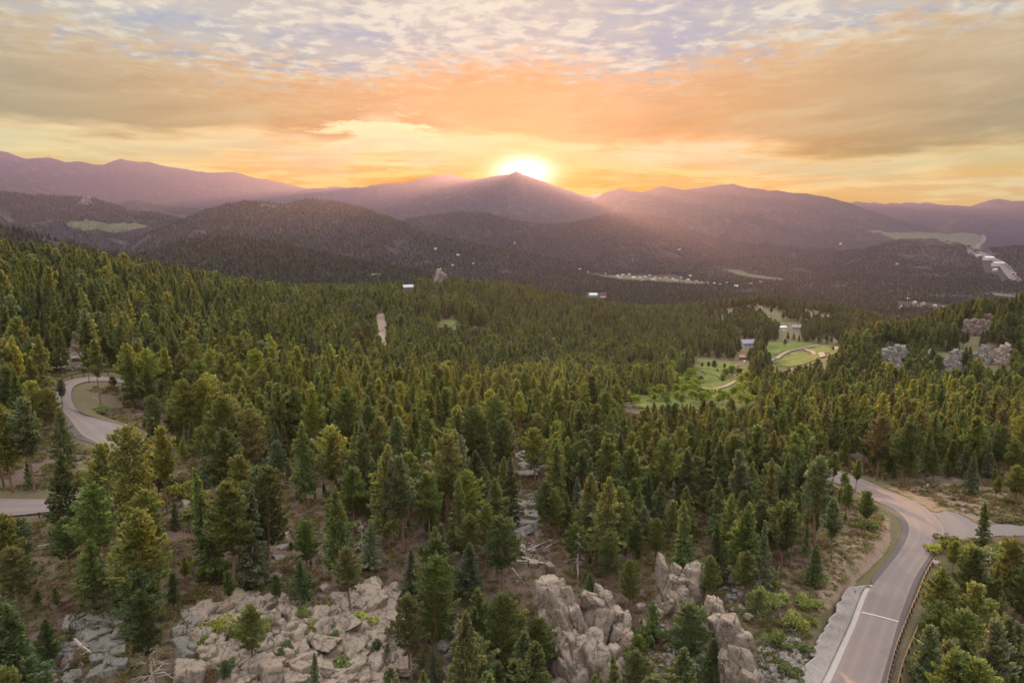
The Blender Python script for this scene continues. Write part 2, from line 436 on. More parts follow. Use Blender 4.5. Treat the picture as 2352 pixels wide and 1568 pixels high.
M = {}
M['ground'] = surf('ground_soil', col_ground, .95, .1, (lambda nt, P: nt.noise(P, 2.2, 6, .7), .35))
M['hills'] = surf('hill_soil', col_hills, .95, .1, (lambda nt, P: nt.noise(P, .15, 5, .7), 3.0))
M['mount'] = surf('mountain_cover', col_mount, .95, .05, (lambda nt, P: nt.noise(P, .035, 6, .75), 16.0))
M['rock'] = surf('granite', col_rock, .9, .2, (lambda nt, P: nt.noise(P, 4.5, 8, .7), .22))
def col_greyrock(nt, P):
    c = nt.mix(nt.noise(P, .8, 6, .65), c3(.10, .092, .085), c3(.18, .165, .15))
    c = nt.mix(nt.ss(.5, .62, nt.noise(P, 2.3, 5, .7)), c, c3(.085, .09, .055))
    return nt.mix(nt.m('MULTIPLY', nt.ss(.56, .66, nt.noise(P, 6, 4, .7)), .6), c, c3(.06, .055, .05))
M['greyrock'] = surf('grey_granite', col_greyrock, .95, .1, (lambda nt, P: nt.noise(P, 2.6, 8, .68), .25))
M['redrock'] = surf('pink_granite', lambda nt, P: nt.mix(nt.noise(P, .5, 6, .7), c3(.085, .062, .055), c3(.145, .108, .094)), .9, .2, (lambda nt, P: nt.noise(P, 1.2, 8, .7), .5))
M['asphalt'] = surf('worn_asphalt', col_asphalt, .85, .3, (lambda nt, P: nt.noise(P, 14, 3, .7), .02))
M['darkasphalt'] = surf('dark_asphalt', lambda nt, P: nt.mix(nt.noise(P, 5, 4, .7), c3(.045, .036, .036), c3(.08, .067, .066)), .9, .2)
M['gravel'] = surf('grey_gravel', lambda nt, P: nt.mix(nt.noise(P, 5, 5, .75), c3(.085, .073, .07), c3(.155, .133, .126)), .95, .1, (lambda nt, P: nt.noise(P, 8, 4, .7), .06))
M['dirt'] = surf('tan_dirt', lambda nt, P: nt.mix(nt.noise(P, .5, 6, .7), c3(.115, .078, .055), c3(.21, .15, .11)), .95, .1, (lambda nt, P: nt.noise(P, 4, 4, .7), .06))
def col_bank(nt, P):
    n2 = nt.noise(P, .45, 6, .7); n3 = nt.noise(P, 3.0, 4, .7)
    c = nt.mix(n3, c3(.10, .068, .05), c3(.20, .145, .108))
    c = nt.mix(nt.ss(.5, .6, n2), c, nt.mix(n3, c3(.055, .055, .022), c3(.12, .105, .045)))
    return nt.mix(nt.ss(.58, .7, nt.noise(P, 1.3, 4, .7)), c, c3(.07, .05, .04))
M['bank'] = surf('grassy_dirt_bank', col_bank, .95, .1, (lambda nt, P: nt.noise(P, 2.5, 6, .7), .25))
M['track'] = surf('pale_track', lambda nt, P: nt.mix(nt.noise(P, .8, 5, .7), c3(.15, .115, .085), c3(.23, .18, .14)), .95, .1)
M['darkgravel'] = surf('far_road', lambda nt, P: nt.mix(nt.noise(P, .05, 4, .7), c3(.07, .06, .06), c3(.13, .115, .11)), .95, .1)
M['farmeadow'] = surf('far_meadow', lambda nt, P: nt.mix(nt.noise(P, .012, 6, .7), c3(.04, .046, .02), c3(.082, .082, .036)), .95, .1)
M['meadow'] = surf('meadow_grass', lambda nt, P: nt.mix(nt.ss(.3, .7, nt.noise(P, .07, 7, .72)), c3(.042, .066, .014), c3(.108, .118, .030)), .95, .1, (lambda nt, P: nt.noise(P, .8, 5, .7), .5))
M['dry'] = surf('dry_meadow', lambda nt, P: nt.mix(nt.noise(P, .03, 6, .65), c3(.055, .058, .025), c3(.105, .092, .05)), .95, .1)
M['paint'] = surf('road_paint', lambda nt, P: nt.mix(nt.noise(P, 6, 3, .7), c3(.24, .22, .21), c3(.50, .48, .46)), .7, .3)
def col_conc(nt, P):
    c = nt.mix(nt.noise(P, .7, 5, .65), c3(.12, .106, .095), c3(.215, .195, .178))
    w = nt.new('ShaderNodeVectorMath', operation='ADD')
    nt.l.new(P, w.inputs[0])
    nn = nt.new('ShaderNodeTexNoise'); nt.l.new(P, nn.inputs['Vector']); nn.inputs['Scale'].default_value = .9
    sc = nt.new('ShaderNodeVectorMath', operation='SCALE'); nt.l.new(nn.outputs[1], sc.inputs[0]); sc.inputs['Scale'].default_value = 1.2
    nt.l.new(sc.outputs[0], w.inputs[1])
    e = nt.voro(w.outputs[0], .42, 'DISTANCE_TO_EDGE').outputs[0]
    return nt.mix(nt.m('MULTIPLY', nt.ss(.03, .008, e), .7), c, c3(.12, .11, .10))
M['concrete'] = surf('stained_concrete', col_conc, .9, .2, (lambda nt, P: nt.noise(P, 1.6, 6, .7), .15))
M['gutter'] = surf('gutter_concrete', lambda nt, P: nt.mix(nt.noise(P, 1.1, 5, .6), c3(.17, .152, .14), c3(.25, .228, .21)), .9, .2)
M['rustwood'] = surf('weathered_post', lambda nt, P: nt.mix(nt.noise(P, 4, 4, .6), c3(.045, .032, .026), c3(.11, .075, .055)), .9, .2)
M['rail'] = surf('rusted_rail', lambda nt, P: nt.mix(nt.noise(P, 2, 4, .6), c3(.17, .085, .045), c3(.30, .17, .10)), .6, .4)
M['darkrail'] = surf('dark_rail', lambda nt, P: nt.mix(nt.noise(P, 2, 4, .6), c3(.04, .02, .015), c3(.085, .045, .035)), .7, .3)
M['bark'] = surf('pine_bark', lambda nt, P: nt.mix(nt.noise(P, 2.5, 5, .7), c3(.075, .048, .034), c3(.19, .115, .075)), .95, .1)
M['palebark'] = surf('aspen_bark', lambda nt, P: nt.mix(nt.noise(P, 2.5, 5, .7), c3(.25, .24, .2), c3(.5, .48, .42)), .9, .1)
M['deadwood'] = surf('bleached_wood', lambda nt, P: nt.mix(nt.noise(P, 3, 5, .7), c3(.16, .13, .11), c3(.38, .34, .30)), .9, .1)
M['iron'] = surf('dark_iron', lambda nt, P: nt.mix(nt.noise(P, 6, 3, .6), c3(.05, .03, .025), c3(.10, .06, .045)), .7, .4)
M['glass'] = surf('dark_glass', lambda nt, P: c3(.03, .035, .04), .15, .5)
for k, (a, b) in {'white': ((.36, .35, .34), (.46, .45, .44)), 'cream': ((.26, .22, .17), (.34, .29, .23)), 'brown': ((.12, .075, .05), (.19, .12, .08)),
                  'grey': ((.22, .22, .23), (.33, .33, .34)), 'slate': ((.10, .11, .13), (.17, .18, .21)), 'rust': ((.20, .085, .055), (.28, .13, .085)), 'blue': ((.16, .20, .24), (.22, .27, .31))}.items():
    M[k] = surf(k + '_paintwork', lambda nt, P, a=a, b=b: nt.mix(nt.noise(P, .8, 4, .6), c3(*a), c3(*b)), .8, .25)

def leaf_material(name, mode):
    m, nt, out = material(name)
    if mode == 'object': c = nt.new('ShaderNodeObjectInfo').outputs['Color']
    elif mode == 'instance': c = nt.new('ShaderNodeAttribute', attribute_name='tint', attribute_type='INSTANCER').outputs['Color']
    else: c = nt.new('ShaderNodeAttribute', attribute_name='tint').outputs['Color']
    geo = nt.new('ShaderNodeNewGeometry')
    rnd = geo.outputs['Random Per Island']
    k = nt.m('MULTIPLY_ADD', rnd, .95, .55)
    if mode != 'mesh':
        n = nt.noise(geo.outputs['Position'], .9, 3, .6)
        k = nt.m('MULTIPLY', k, nt.m('MULTIPLY_ADD', n, 1.1, .45))
    cc = nt.mix(1.0, c, nt.comb(k, k, nt.m('MULTIPLY', k, .95)), 'MULTIPLY')
    d = nt.new('ShaderNodeBsdfDiffuse'); t = nt.new('ShaderNodeBsdfTranslucent'); g = nt.new('ShaderNodeMixShader')
    nt.l.new(cc, d.inputs[0]); nt.l.new(nt.mix(1.0, cc, c3(1.25, 1.15, .6), 'MULTIPLY'), t.inputs[0])
    g.inputs[0].default_value = .45
    nt.l.new(d.outputs[0], g.inputs[1]); nt.l.new(t.outputs[0], g.inputs[2]); nt.l.new(g.outputs[0], out.inputs[0])
    return m
M['leaf'] = leaf_material('needles', 'object')
M['leaf_inst'] = leaf_material('needles_wood', 'instance')
M['leaf_mesh'] = leaf_material('needles_far', 'mesh')

# ------------------------------------------------------------------ mesh and object helpers
def mesh_np(name, verts, faces, mats=(), smooth=False, mat_idx=None):
    """faces: (n,k) int array of equal-sized polygons"""
    me = bpy.data.meshes.new(name)
    verts = np.asarray(verts, np.float32); faces = np.asarray(faces, np.int32)
    n, k = faces.shape
    me.vertices.add(len(verts)); me.vertices.foreach_set('co', verts.ravel())
    me.loops.add(n * k); me.loops.foreach_set('vertex_index', faces.ravel())
    me.polygons.add(n); me.polygons.foreach_set('loop_start', np.arange(0, n * k, k, dtype=np.int32))
    me.polygons.foreach_set('loop_total', np.full(n, k, np.int32))
    if mat_idx is not None: me.polygons.foreach_set('material_index', np.asarray(mat_idx, np.int32))
    me.polygons.foreach_set('use_smooth', np.full(n, smooth, bool))
    for m in mats: me.materials.append(m)
    me.update(calc_edges=True)
    return me

def link(name, me, parent=None, loc=None):
    o = bpy.data.objects.new(name, me); COL.objects.link(o)
    if parent is not None: o.parent = parent
    if loc is not None: o.location = loc
    return o

def tag(o, label=None, cat=None, group=None, kind=None):
    if label: o['label'] = label
    if cat: o['category'] = cat
    if group: o['group'] = group
    if kind: o['kind'] = kind
    return o

def thing(name, label, cat, loc=(0, 0, 0), rz=0, group=None):
    o = bpy.data.objects.new(name, None); COL.objects.link(o)
    o.empty_display_size = .2
    o.location = loc; o.rotation_euler = (0, 0, rz)
    return tag(o, label, cat, group)

def bm_obj(name, bm, mat, parent=None, smooth=False):
    me = bpy.data.meshes.new(name); bm.normal_update(); bm.to_mesh(me); bm.free()
    for m in (mat if isinstance(mat, (list, tuple)) else [mat]): me.materials.append(m)
    if smooth: me.polygons.foreach_set('use_smooth', np.ones(len(me.polygons), bool))
    return link(name, me, parent)

def box(bm, x0, x1, y0, y1, z0, z1):
    v = [bm.verts.new(p) for p in ((x0,y0,z0),(x1,y0,z0),(x1,y1,z0),(x0,y1,z0),(x0,y0,z1),(x1,y0,z1),(x1,y1,z1),(x0,y1,z1))]
    for f in ((3,2,1,0),(4,5,6,7),(0,1,5,4),(1,2,6,5),(2,3,7,6),(3,0,4,7)): bm.faces.new([v[i] for i in f])

def tube(bm, pts, rad, n=6, cap=True):
    pts = [Vector(p) for p in pts]
    rings = []
    for i, p in enumerate(pts):
        d = (pts[min(i + 1, len(pts) - 1)] - pts[max(i - 1, 0)]).normalized()
        a = d.cross(Vector((0, 0, 1)) if abs(d.z) < .9 else Vector((1, 0, 0))).normalized(); b = d.cross(a)
        r = rad[i] if isinstance(rad, (list, tuple)) else rad
        rings.append([bm.verts.new(p + (a * math.cos(t) + b * math.sin(t)) * r) for t in (2 * math.pi * k / n for k in range(n))])
    for q, w in zip(rings, rings[1:]):
        for k in range(n): bm.faces.new((q[k], q[(k + 1) % n], w[(k + 1) % n], w[k]))
    if cap:
        bm.faces.new(rings[0][::-1]); bm.faces.new(rings[-1])

# ------------------------------------------------------------------ ground, hills, mountains (one continuous surface in three pieces)
def ground_piece(name, i0, i1, mat, lab):
    idx = np.arange((i1 - i0 + 1) * NA).reshape(i1 - i0 + 1, NA)
    v = np.stack([GX[i0:i1 + 1], GY[i0:i1 + 1], GZ[i0:i1 + 1]], -1).reshape(-1, 3)
    nx = np.roll(idx, -1, axis=1)
    f = np.stack([idx[:-1], nx[:-1], nx[1:], idx[1:]], -1).reshape(-1, 4)[:, ::-1]
    extra = None
    me = mesh_np(name, v, f, [mat], True)
    o = link(name, me)
    tag(o, lab, 'ground', kind='structure')
    return o, v
iA = int(np.searchsorted(RG, 1249)); iB = int(np.searchsorted(RG, 4299))
g_obj, g_v = ground_piece('ground', 0, iA, M['ground'], 'brown forest floor with grass, litter and rock')
ground_piece('hills', iA, iB, M['hills'], 'wooded hills rolling away behind the valley')
ground_piece('mountains', iB, NR - 1, M['mount'], 'hazy mountain ranges along the skyline')
# grass cover near the roads
cov = g_obj.data.attributes.new('cover', 'FLOAT', 'POINT')
rr_ = np.hypot(g_v[:, 0], g_v[:, 1]); k_ = (rr_ < 330) & (g_v[:, 1] > 0)
dist = np.full(len(g_v), 99.); dist[k_], _ = road_near(g_v[k_, 0], g_v[k_, 1])
cov.data.foreach_set('value', np.maximum(sstep(14, 3, dist) * .75, sstep(330, 480, rr_) * .95).astype(np.float32))
# the disc under the viewer
th = np.radians(np.arange(0, 360, 6)); 
_lo = GZ[0]
zin = np.interp(np.degrees(th), np.degrees(AZ % (2 * np.pi))[np.argsort(AZ % (2 * np.pi))], _lo[np.argsort(AZ % (2 * np.pi))], period=360)
dv = [(0, 0, float(zin.mean()))] + [(RG[0] * 1.03 * math.sin(t), RG[0] * 1.03 * math.cos(t), float(z) + .02) for t, z in zip(th, zin)]
me = mesh_np('ground', dv, [(0, 1 + (i + 1) % len(th), 1 + i) for i in range(len(th))], [M['ground']])
tag(link('ground', me), 'brown forest floor with grass, litter and rock', 'ground', kind='structure')

# ------------------------------------------------------------------ roads and sheets
def strip(name, L, Rr, mat, lift=.0, cols=6, crown=0.0):
    n = len(L); t = np.linspace(0, 1, cols)
    V = L[:, None] * (1 - t)[None, :, None] + Rr[:, None] * t[None, :, None]
    V[..., 2] += lift + crown * (4 * t * (1 - t))[None]
    idx = np.arange(n * cols).reshape(n, cols)
    f = np.stack([idx[:-1, :-1], idx[:-1, 1:], idx[1:, 1:], idx[1:, :-1]], -1).reshape(-1, 4)
    me = mesh_np(name, V.reshape(-1, 3), f, [mat], True)
    at_ = me.attributes.new('across', 'FLOAT', 'POINT'); at_.data.foreach_set('value', np.tile(t, n).astype(np.float32))
    b = bmesh.new(); b.from_mesh(me)
    bmesh.ops.recalc_face_normals(b, faces=b.faces)
    if sum(q.normal.z for q in b.faces) < 0: bmesh.ops.reverse_faces(b, faces=b.faces)
    b.to_mesh(me); b.free()
    return link(name, me)

tag(strip('road', RSL, RSR, M['asphalt'], 0, 8, .06), 'straight worn asphalt road past the gravel junction', 'road', kind='structure')
tag(strip('road', RHL, RHR, M['asphalt'], 0, 8, .06), 'hairpin road of worn asphalt among the pines', 'road', kind='structure')

def offset_edge(E, other, w0, w1=None):
    """points offset outwards from edge E away from 'other' by w"""
    d = E - other; d[:, 2] = 0; d /= np.linalg.norm(d, axis=1)[:, None]
    w = np.linspace(w0, w1 if w1 is not None else w0, len(E))[:, None] if np.isscalar(w0) else np.asarray(w0)[:, None]
    return E + d * w
# dark paved shoulders
nS = len(RSL); ts = np.linspace(0, 1, nS)
vS = project(RSL[:, 0], RSL[:, 1], RSL[:, 2])[1]
wL = 1.5 * sstep(1345, 1325, vS) * sstep(1150, 1175, vS) + .35 * sstep(1330, 1300, vS) * sstep(1060, 1090, vS)
kk = (vS < 1350) & (vS > 1075)
tag(strip('road_shoulder', offset_edge(RSL, RSR, wL + .02)[kk] - np.array([0, 0, .05]), (RSL - .05 * (RSL - RSR) / 6)[kk], M['darkasphalt'], .015, 3), 'dark paved shoulder curving inside the gravel junction bend', 'road', kind='structure')
kk = vS > 1236
tag(strip('road_shoulder', offset_edge(RSR, RSL, 1.15)[kk] - np.array([0, 0, .05]), (RSR + .05 * (RSL - RSR) / 6)[kk], M['darkasphalt'], .015, 3), 'dark paved shoulder between straight road and guard rail', 'road', kind='structure')
hv = np.linspace(0, 1, len(RHL))
uH, vH, _ = project(RHR[:, 0], RHR[:, 1], RHR[:, 2])
bump_ = lambda x, a, b, s: sstep(a - s, a + s, x) * sstep(b + s, b - s, x)
wI = .3 + 1.3 * bump_(hv, .20, .42, .05)
tag(strip('road_shoulder', offset_edge(RHR, RHL, wI) - np.array([0, 0, .05]), RHR + .05 * (RHL - RHR) / 6, M['darkasphalt'], .015, 3), 'dark paved shoulder inside the upper hairpin bend', 'road', kind='structure')
wO = .3 + 2.6 * bump_(hv, .40, .56, .05)
tag(strip('road_shoulder', offset_edge(RHL, RHR, wO) - np.array([0, 0, .05]), RHL + .05 * (RHR - RHL) / 6, M['darkasphalt'], .015, 3), 'wide dark paved shoulder outside the hairpin straight', 'road', kind='structure')

def sheet(name, poly, mat, step, lift, label, tmax=3000, cat='ground', edge=0):
    """a patch of ground cover draped on the terrain inside a polygon drawn in the picture"""
    h = [hit(u, v, 40, tmax) for u, v in poly]
    P = np.array([(p.x, p.y) for p in h if p is not None])
    if len(P) < 3: return None
    P = resample(np.vstack([P, P[:1]]), 60)[:-1, :2]
    x0, y0 = P.min(0); x1, y1 = P.max(0)
    step = max(step, (x1 - x0) / 160, (y1 - y0) / 160)
    xs = np.arange(x0, x1 + step, step); ys = np.arange(y0, y1 + step, step)
    X, Y = np.meshgrid(xs, ys)
    ins = inpoly(X + (vnoise(X / 6, Y / 6, 5) - .5) * step * 2 + (fbm(X / (step * 9), Y / (step * 9), 15, 3) - .5) * (step * 6 if step > 1 else 0), Y + (vnoise(X / 6, Y / 6, 8) - .5) * step * 2, [tuple(p) for p in P])
    Z = gz(X, Y) + lift
    if lift > 0:
        q = np.pad(Z, 1, mode='edge')
        Z = np.maximum(Z, (q[:-2, 1:-1] + q[2:, 1:-1] + q[1:-1, :-2] + q[1:-1, 2:]) / 4)
    idx = np.arange(X.size).reshape(X.shape)
    f = np.stack([idx[:-1, :-1], idx[:-1, 1:], idx[1:, 1:], idx[1:, :-1]], -1)
    f = f[ins[:-1, :-1] & ins[1:, 1:]]
    if len(f) == 0: return None
    me = mesh_np(name, np.stack([X, Y, Z], -1).reshape(-1, 3), f.reshape(-1, 4), [mat], True)
    return tag(link(name, me), label, cat, kind='structure')

sheet('gravel_apron', [(2123,1166),(2139,1178),(2175,1168),(2229,1190),(2240,1208),(2360,1206),(2420,1207),(2420,1232),(2355,1231),(2276,1236),(2205,1246),(2160,1250),(2160,1232),(2168,1214),(2155,1194)], M['gravel'], .4, .10, 'grey gravel apron where the side track meets the road', 400)
sheet('dirt_verge', [(2040,1122),(2100,1112),(2190,1110),(2300,1118),(2345,1150),(2345,1200),(2244,1206),(2229,1190),(2175,1168),(2139,1176),(2123,1164),(2085,1144)], M['bank'], .5, .05, 'tan bare dirt beside the gravel junction', 400)
sheet('dirt_bank', [(1930,1240),(1985,1205),(2040,1180),(2055,1220),(2035,1270),(1990,1310),(1960,1345),(1900,1400),(1870,1420),(1880,1340)], M['bank'], .5, .05, 'tan eroded bank above the straight road', 300)
sheet('dirt_verge', [(206,955),(240,962),(298,980),(345,1005),(380,1040),(372,1075),(360,1040),(330,1008),(298,986),(240,968)], M['bank'], .5, .06, 'tan dirt verge along the hairpin straight', 300)
MEADOWS = [
 ([(1747,789),(1786,785),(1848,787),(1890,791),(1890,797),(1848,798),(1802,809),(1774,818),(1749,814)], M['meadow'], 'green meadow above the pale curving track'),
 ([(1774,832),(1802,813),(1852,804),(1890,818),(1860,832),(1840,841),(1790,846)], M['meadow'], 'yellow green meadow below the pale curving track'),
 ([(1852,803),(1899,796),(1940,806),(1905,820),(1888,817)], M['meadow'], 'small dark green meadow between two track forks'),
 ([(1600,826),(1638,826),(1706,836),(1702,849),(1660,864),(1656,894),(1600,894),(1604,855)], M['meadow'], 'bright green meadow with scattered young pines'),
 ([(1737,702),(1759,710),(1786,712),(1806,728),(1806,750),(1782,746),(1766,732)], M['dry'], 'dry grassy clearing on the wooded knoll'),
 ([(1820,725),(1850,715),(1900,724),(1935,738),(1900,745),(1860,740)], M['dry'], 'dry grassy slope behind the wooded knoll trees'),
 ([(1430,890),(1560,880),(1610,868),(1700,862),(1735,880),(1740,935),(1600,945),(1430,940)], M['meadow'], 'grassy creek bottom under the aspens'),
 ([(1010,738),(1035,733),(1055,740),(1040,750),(1015,748)], M['meadow'], 'small green clearing in the wooded ridge'),
 ([(150,514),(200,509),(270,512),(330,516),(345,524),(250,532),(180,528)], M['farmeadow'], 'distant green meadow below the rocky hill'),
 ([(1990,524),(2040,535),(2110,534),(2190,532),(2250,536),(2262,552),(2220,566),(2140,564),(2060,548),(2000,538)], M['farmeadow'], 'large distant green meadow beside the valley highway'),
 ([(1660,618),(1700,622),(1730,632),(1800,640),(1800,646),(1740,640),(1690,632)], M['farmeadow'], 'strip of distant pasture behind the town'),
 ([(1340,628),(1420,632),(1560,642),(1640,652),(1600,655),(1500,648),(1400,640)], M['farmeadow'], 'pasture strip under the distant town'),
 ([(850,630),(872,628),(880,636),(858,640)], M['dry'], 'tiny pale clearing on the far lower slope'),
 ([(1540,742),(1560,752),(1590,800),(1600,826),(1560,812),(1550,780)], M['dry'], 'grassy gap in the woods above the aspens'),
]
for poly, mt, lb in MEADOWS: sheet('meadow', poly, mt, 2.0, .45 if max(p[1] for p in poly) > 690 else 2.5, lb, 12000)

def track(pts, width, mat, label, lift=.6, name='track'):
    p = np.array([tuple(hit(u, v, 40, 12000)) for u, v in pts]); p = resample(p, 50)
    t = np.gradient(p[:, :2], axis=0); t /= np.linalg.norm(t, axis=1)[:, None]
    n = np.stack([-t[:, 1], t[:, 0], t[:, 0] * 0], 1) * width / 2
    L, Rr = p + n, p - n
    for e in (L, Rr): e[:, 2] = gz(e[:, 0], e[:, 1])
    return tag(strip(name, L, Rr, mat, lift, 4), label, 'track', kind='structure')
track([(1768,834),(1772,828),(1798,811),(1830,804),(1856,800),(1914,794),(1938,806),(1965,812)], 4.2, M['track'], 'pale gravel track curving through the valley meadows', .9)
track([(1850,803),(1870,810),(1890,822)], 3.5, M['track'], 'thin pale track crossing the lower meadow', .95)
track([(1606,893),(1630,897),(1650,894),(1677,886),(1692,876)], 4.5, M['track'], 'tan dirt track crossing below the bright meadow', .95)
track([(1606,905),(1625,910),(1646,897)], 3.5, M['track'], 'short tan track loop below the bright meadow', .85)
track([(1739,690),(1741,702),(1748,710)], 5, M['track'], 'pale driveway climbing the wooded knoll', .9)
track([(871,722),(878,745),(880,765),(877,794)], 6.5, M['track'], 'pale dirt road running straight up the wooded ridge', .5)
track([(1388,1012),(1420,1007),(1450,1012)], 6, M['track'], 'pinkish dirt road showing between the bench pines', .4)
track([(1085,772),(1108,776)], 9, M['dirt'], 'pinkish bare yard in the ridge woods', .5)
track([(1080,994),(1100,1000)], 5, M['track'], 'pinkish dirt patch behind the central pines', .4)
HW = [(2258,540),(2262,552),(2240,566),(2222,572),(2246,586),(2290,600),(2310,614),(2318,630),(2340,648)]
track(HW, 36, M['darkgravel'], 'pale valley highway winding past distant shops', 4.0, 'highway')
track([(2268,676),(2290,680),(2330,684),(2400,688)], 24, M['darkgravel'], 'pale stretch of highway beyond the wooded hill', 4.0, 'highway')

# transverse white line
def near_on_road(v, Lx):
    k = int(np.argmin(np.abs(project(Lx[:, 0], Lx[:, 1], Lx[:, 2])[1] - v))); return k
kL = near_on_road(1405, RSL); kR = near_on_road(1425, RSR)
a, b = Vector(RSL[kL]), Vector(RSR[kR]); a = a.lerp(b, .01); b = b.lerp(a, -.0)
d = (b - a).normalized(); q = Vector((-d.y, d.x, 0)).normalized() * .11
npt = 12
Lm = np.array([tuple(a.lerp(b, t) + q) for t in np.linspace(0, 1, npt)]); Rm = np.array([tuple(a.lerp(b, t) - q) for t in np.linspace(0, 1, npt)])
cr = .06 * 4 * np.linspace(0, 1, npt) * (1 - np.linspace(0, 1, npt)) + .02
Lm[:, 2] += cr; Rm[:, 2] += cr
tag(strip('road_marking', Lm, Rm, M['paint'], .0, 2), 'thin white line painted straight across the road', 'marking', kind='structure')

# concrete gutter, drain and lined slope
gk = (vS > 1340) & (vS < 1640)
E = RSL[gk]
G0 = E - (RSR[gk] - E) / np.linalg.norm(RSR[gk] - E, axis=1)[:, None] * .04
G1 = offset_edge(E.copy(), RSR[gk], 1.25)
def slab(name, L, Rr, top, thick, mat, cols=4):
    o = strip(name, L, Rr, mat, top, cols)
    md = o.data; b = bmesh.new(); b.from_mesh(md)
    r = bmesh.ops.extrude_face_region(b, geom=b.faces[:])
    for vv in r['geom']:
        if isinstance(vv, bmesh.types.BMVert): vv.co.z -= thick
    bmesh.ops.recalc_face_normals(b, faces=b.faces); b.to_mesh(md); b.free()
    return o
gut = slab('concrete_gutter', G1, G0, .10, .5, M['gutter'])
tag(gut, 'pale concrete gutter along the straight road edge', 'gutter')
kd = near_on_road(1349, G0); bm = bmesh.new(); box(bm, -.35, .35, -.25, .25, 0, .05)
for i in range(6): box(bm, -.31 + i * .105, -.27 + i * .105, -.22, .22, .052, .075)
dr = bm_obj('storm_drain', bm, M['iron']); dr.location = (G0[kd] + G1[kd]) / 2 + np.array([0, 0, .13])
tag(dr, 'rusty iron drain grate set in the gutter end', 'drain grate')
TOPS = [(1800,1640),(1834,1568),(1870,1497),(1898,1443),(1922,1393),(1952,1347)]
T3 = resample(np.array([tuple(near_hit(u, v)) for u, v in TOPS]), len(G1))
if np.linalg.norm(T3[0] - G1[0]) > np.linalg.norm(T3[-1] - G1[0]): T3 = T3[::-1]
T3 = T3 + (fbm(T3[:, :1] * .9, T3[:, 1:2] * .9, 19, 3) - .5) * np.array([[2.4, 1.2, 0]])
t9 = np.linspace(0, 1, 14)
V = G1[:, None] * (1 - t9)[None, :, None] + T3[:, None] * t9[None, :, None]
V[..., 2] += .16
gzv = gz(V[..., 0], V[..., 1])
V[..., 2] = np.maximum(V[..., 2], gzv + .12) + (fbm(V[..., 0] * .8, V[..., 1] * .8, 3, 3) - .5) * .35 * np.sin(np.pi * np.clip(t9, 0, .9))[None]
idx = np.arange(V.shape[0] * 14).reshape(V.shape[0], 14)
f = np.stack([idx[:-1, :-1], idx[:-1, 1:], idx[1:, 1:], idx[1:, :-1]], -1).reshape(-1, 4)
me = mesh_np('retaining_slope', V.reshape(-1, 3), f, [M['concrete']], True)
so = link('retaining_slope', me); sm = so.modifiers.new('thick', 'SOLIDIFY'); sm.thickness = .35; sm.offset = -1 
b_ = bmesh.new(); b_.from_mesh(me); bmesh.ops.recalc_face_normals(b_, faces=b_.faces)
if sum(q_.normal.z for q_ in b_.faces) < 0: bmesh.ops.reverse_faces(b_, faces=b_.faces)
b_.to_mesh(me); b_.free()
tag(so, 'cracked pale concrete lining the cut slope above the gutter', 'retaining wall')

# guard rails
def guardrail(line, label, spacing, top, mat_r, mat_p, both=True, seed=0):
    p = np.array([tuple(near_hit(u, v)) for u, v in line]); L = np.linalg.norm(np.diff(p, axis=0), axis=1).sum()
    p = resample(p, max(8, int(L / .8)))
    p[:, 2] = np.maximum(gz(p[:, 0], p[:, 1]), near_z(p[:, 0], p[:, 1]) - .35)
    k = np.ones(7) / 7; p[:, 2] = np.convolve(np.pad(p[:, 2], 3, mode='edge'), k, 'valid')
    t = thing('guardrail', label, 'guard rail', p[len(p) // 2])
    base = Vector(p[len(p) // 2])
    q = [Vector(x) - base for x in p]
    bm = bmesh.new()
    rows = []
    for i, c in enumerate(q):
        d = (q[min(i + 1, len(q) - 1)] - q[max(i - 1, 0)]); d.z = 0; d.normalize(); n = Vector((-d.y, d.x, 0))
        prof = [(-.04, top - .33), (.03, top - .27), (-.02, top - .18), (.03, top - .09), (-.04, top), (-.075, top), (-.005, top - .09), (-.055, top - .18), (-.005, top - .27), (-.075, top - .33)]
        rows.append([bm.verts.new(c + n * a + Vector((0, 0, h))) for a, h in prof])
    for a, b in zip(rows, rows[1:]):
        for j in range(len(a)): bm.faces.new((a[j], a[(j + 1) % len(a)], b[(j + 1) % len(a)], b[j]))
    bm.faces.new(rows[0][::-1]); bm.faces.new(rows[-1])
    bm_obj('rail', bm, mat_r, t)
    s = np.concatenate([[0], np.cumsum(np.linalg.norm(np.diff(p, axis=0), axis=1))])
    first = None
    for x in np.arange(.3, s[-1], spacing):
        c = np.array([np.interp(x, s, p[:, j]) for j in range(3)]); i = min(int(np.searchsorted(s, x)), len(q) - 2)
        d = q[i + 1] - q[i]; ang = math.atan2(d.y, d.x)
        if first is None:
            b2 = bmesh.new(); box(b2, -.10, .10, .0, .22, -.6, top + .06)
            first = bm_obj('post', b2, mat_p, t); o = first
        else:
            o = first.copy(); COL.objects.link(o); o.parent = t
        o.location = Vector(c) - base; o.rotation_euler = (0, 0, ang)
    return t
guardrail([(2034,1600),(2041,1568),(2057,1519),(2075,1468),(2091,1418),(2107,1382),(2118,1353),(2131,1321),(2146,1296)][::-1], 'rusty guard rail on dark posts along the straight road', 1.9, .8, M['rail'], M['rustwood'])
guardrail([(2060,1600),(2067,1570),(2091,1514),(2108,1462)][::-1], 'lower rusty rail half hidden by pines below the road', 3.8, .7, M['rail'], M['rustwood'])
guardrail([(122,880),(140,872),(158,864),(197,857.5),(225,856),(250,858)], 'dark guard rail around the upper hairpin bend', 3.0, .85, M['darkrail'], M['rustwood'])
guardrail([(-60,1194),(0,1193),(60,1190),(115,1184),(170,1178),(215,1173),(282,1166),(330,1144),(362,1112)], 'dark guard rail along the lower hairpin road', 4.4, .95, M['darkrail'], M['rustwood'])
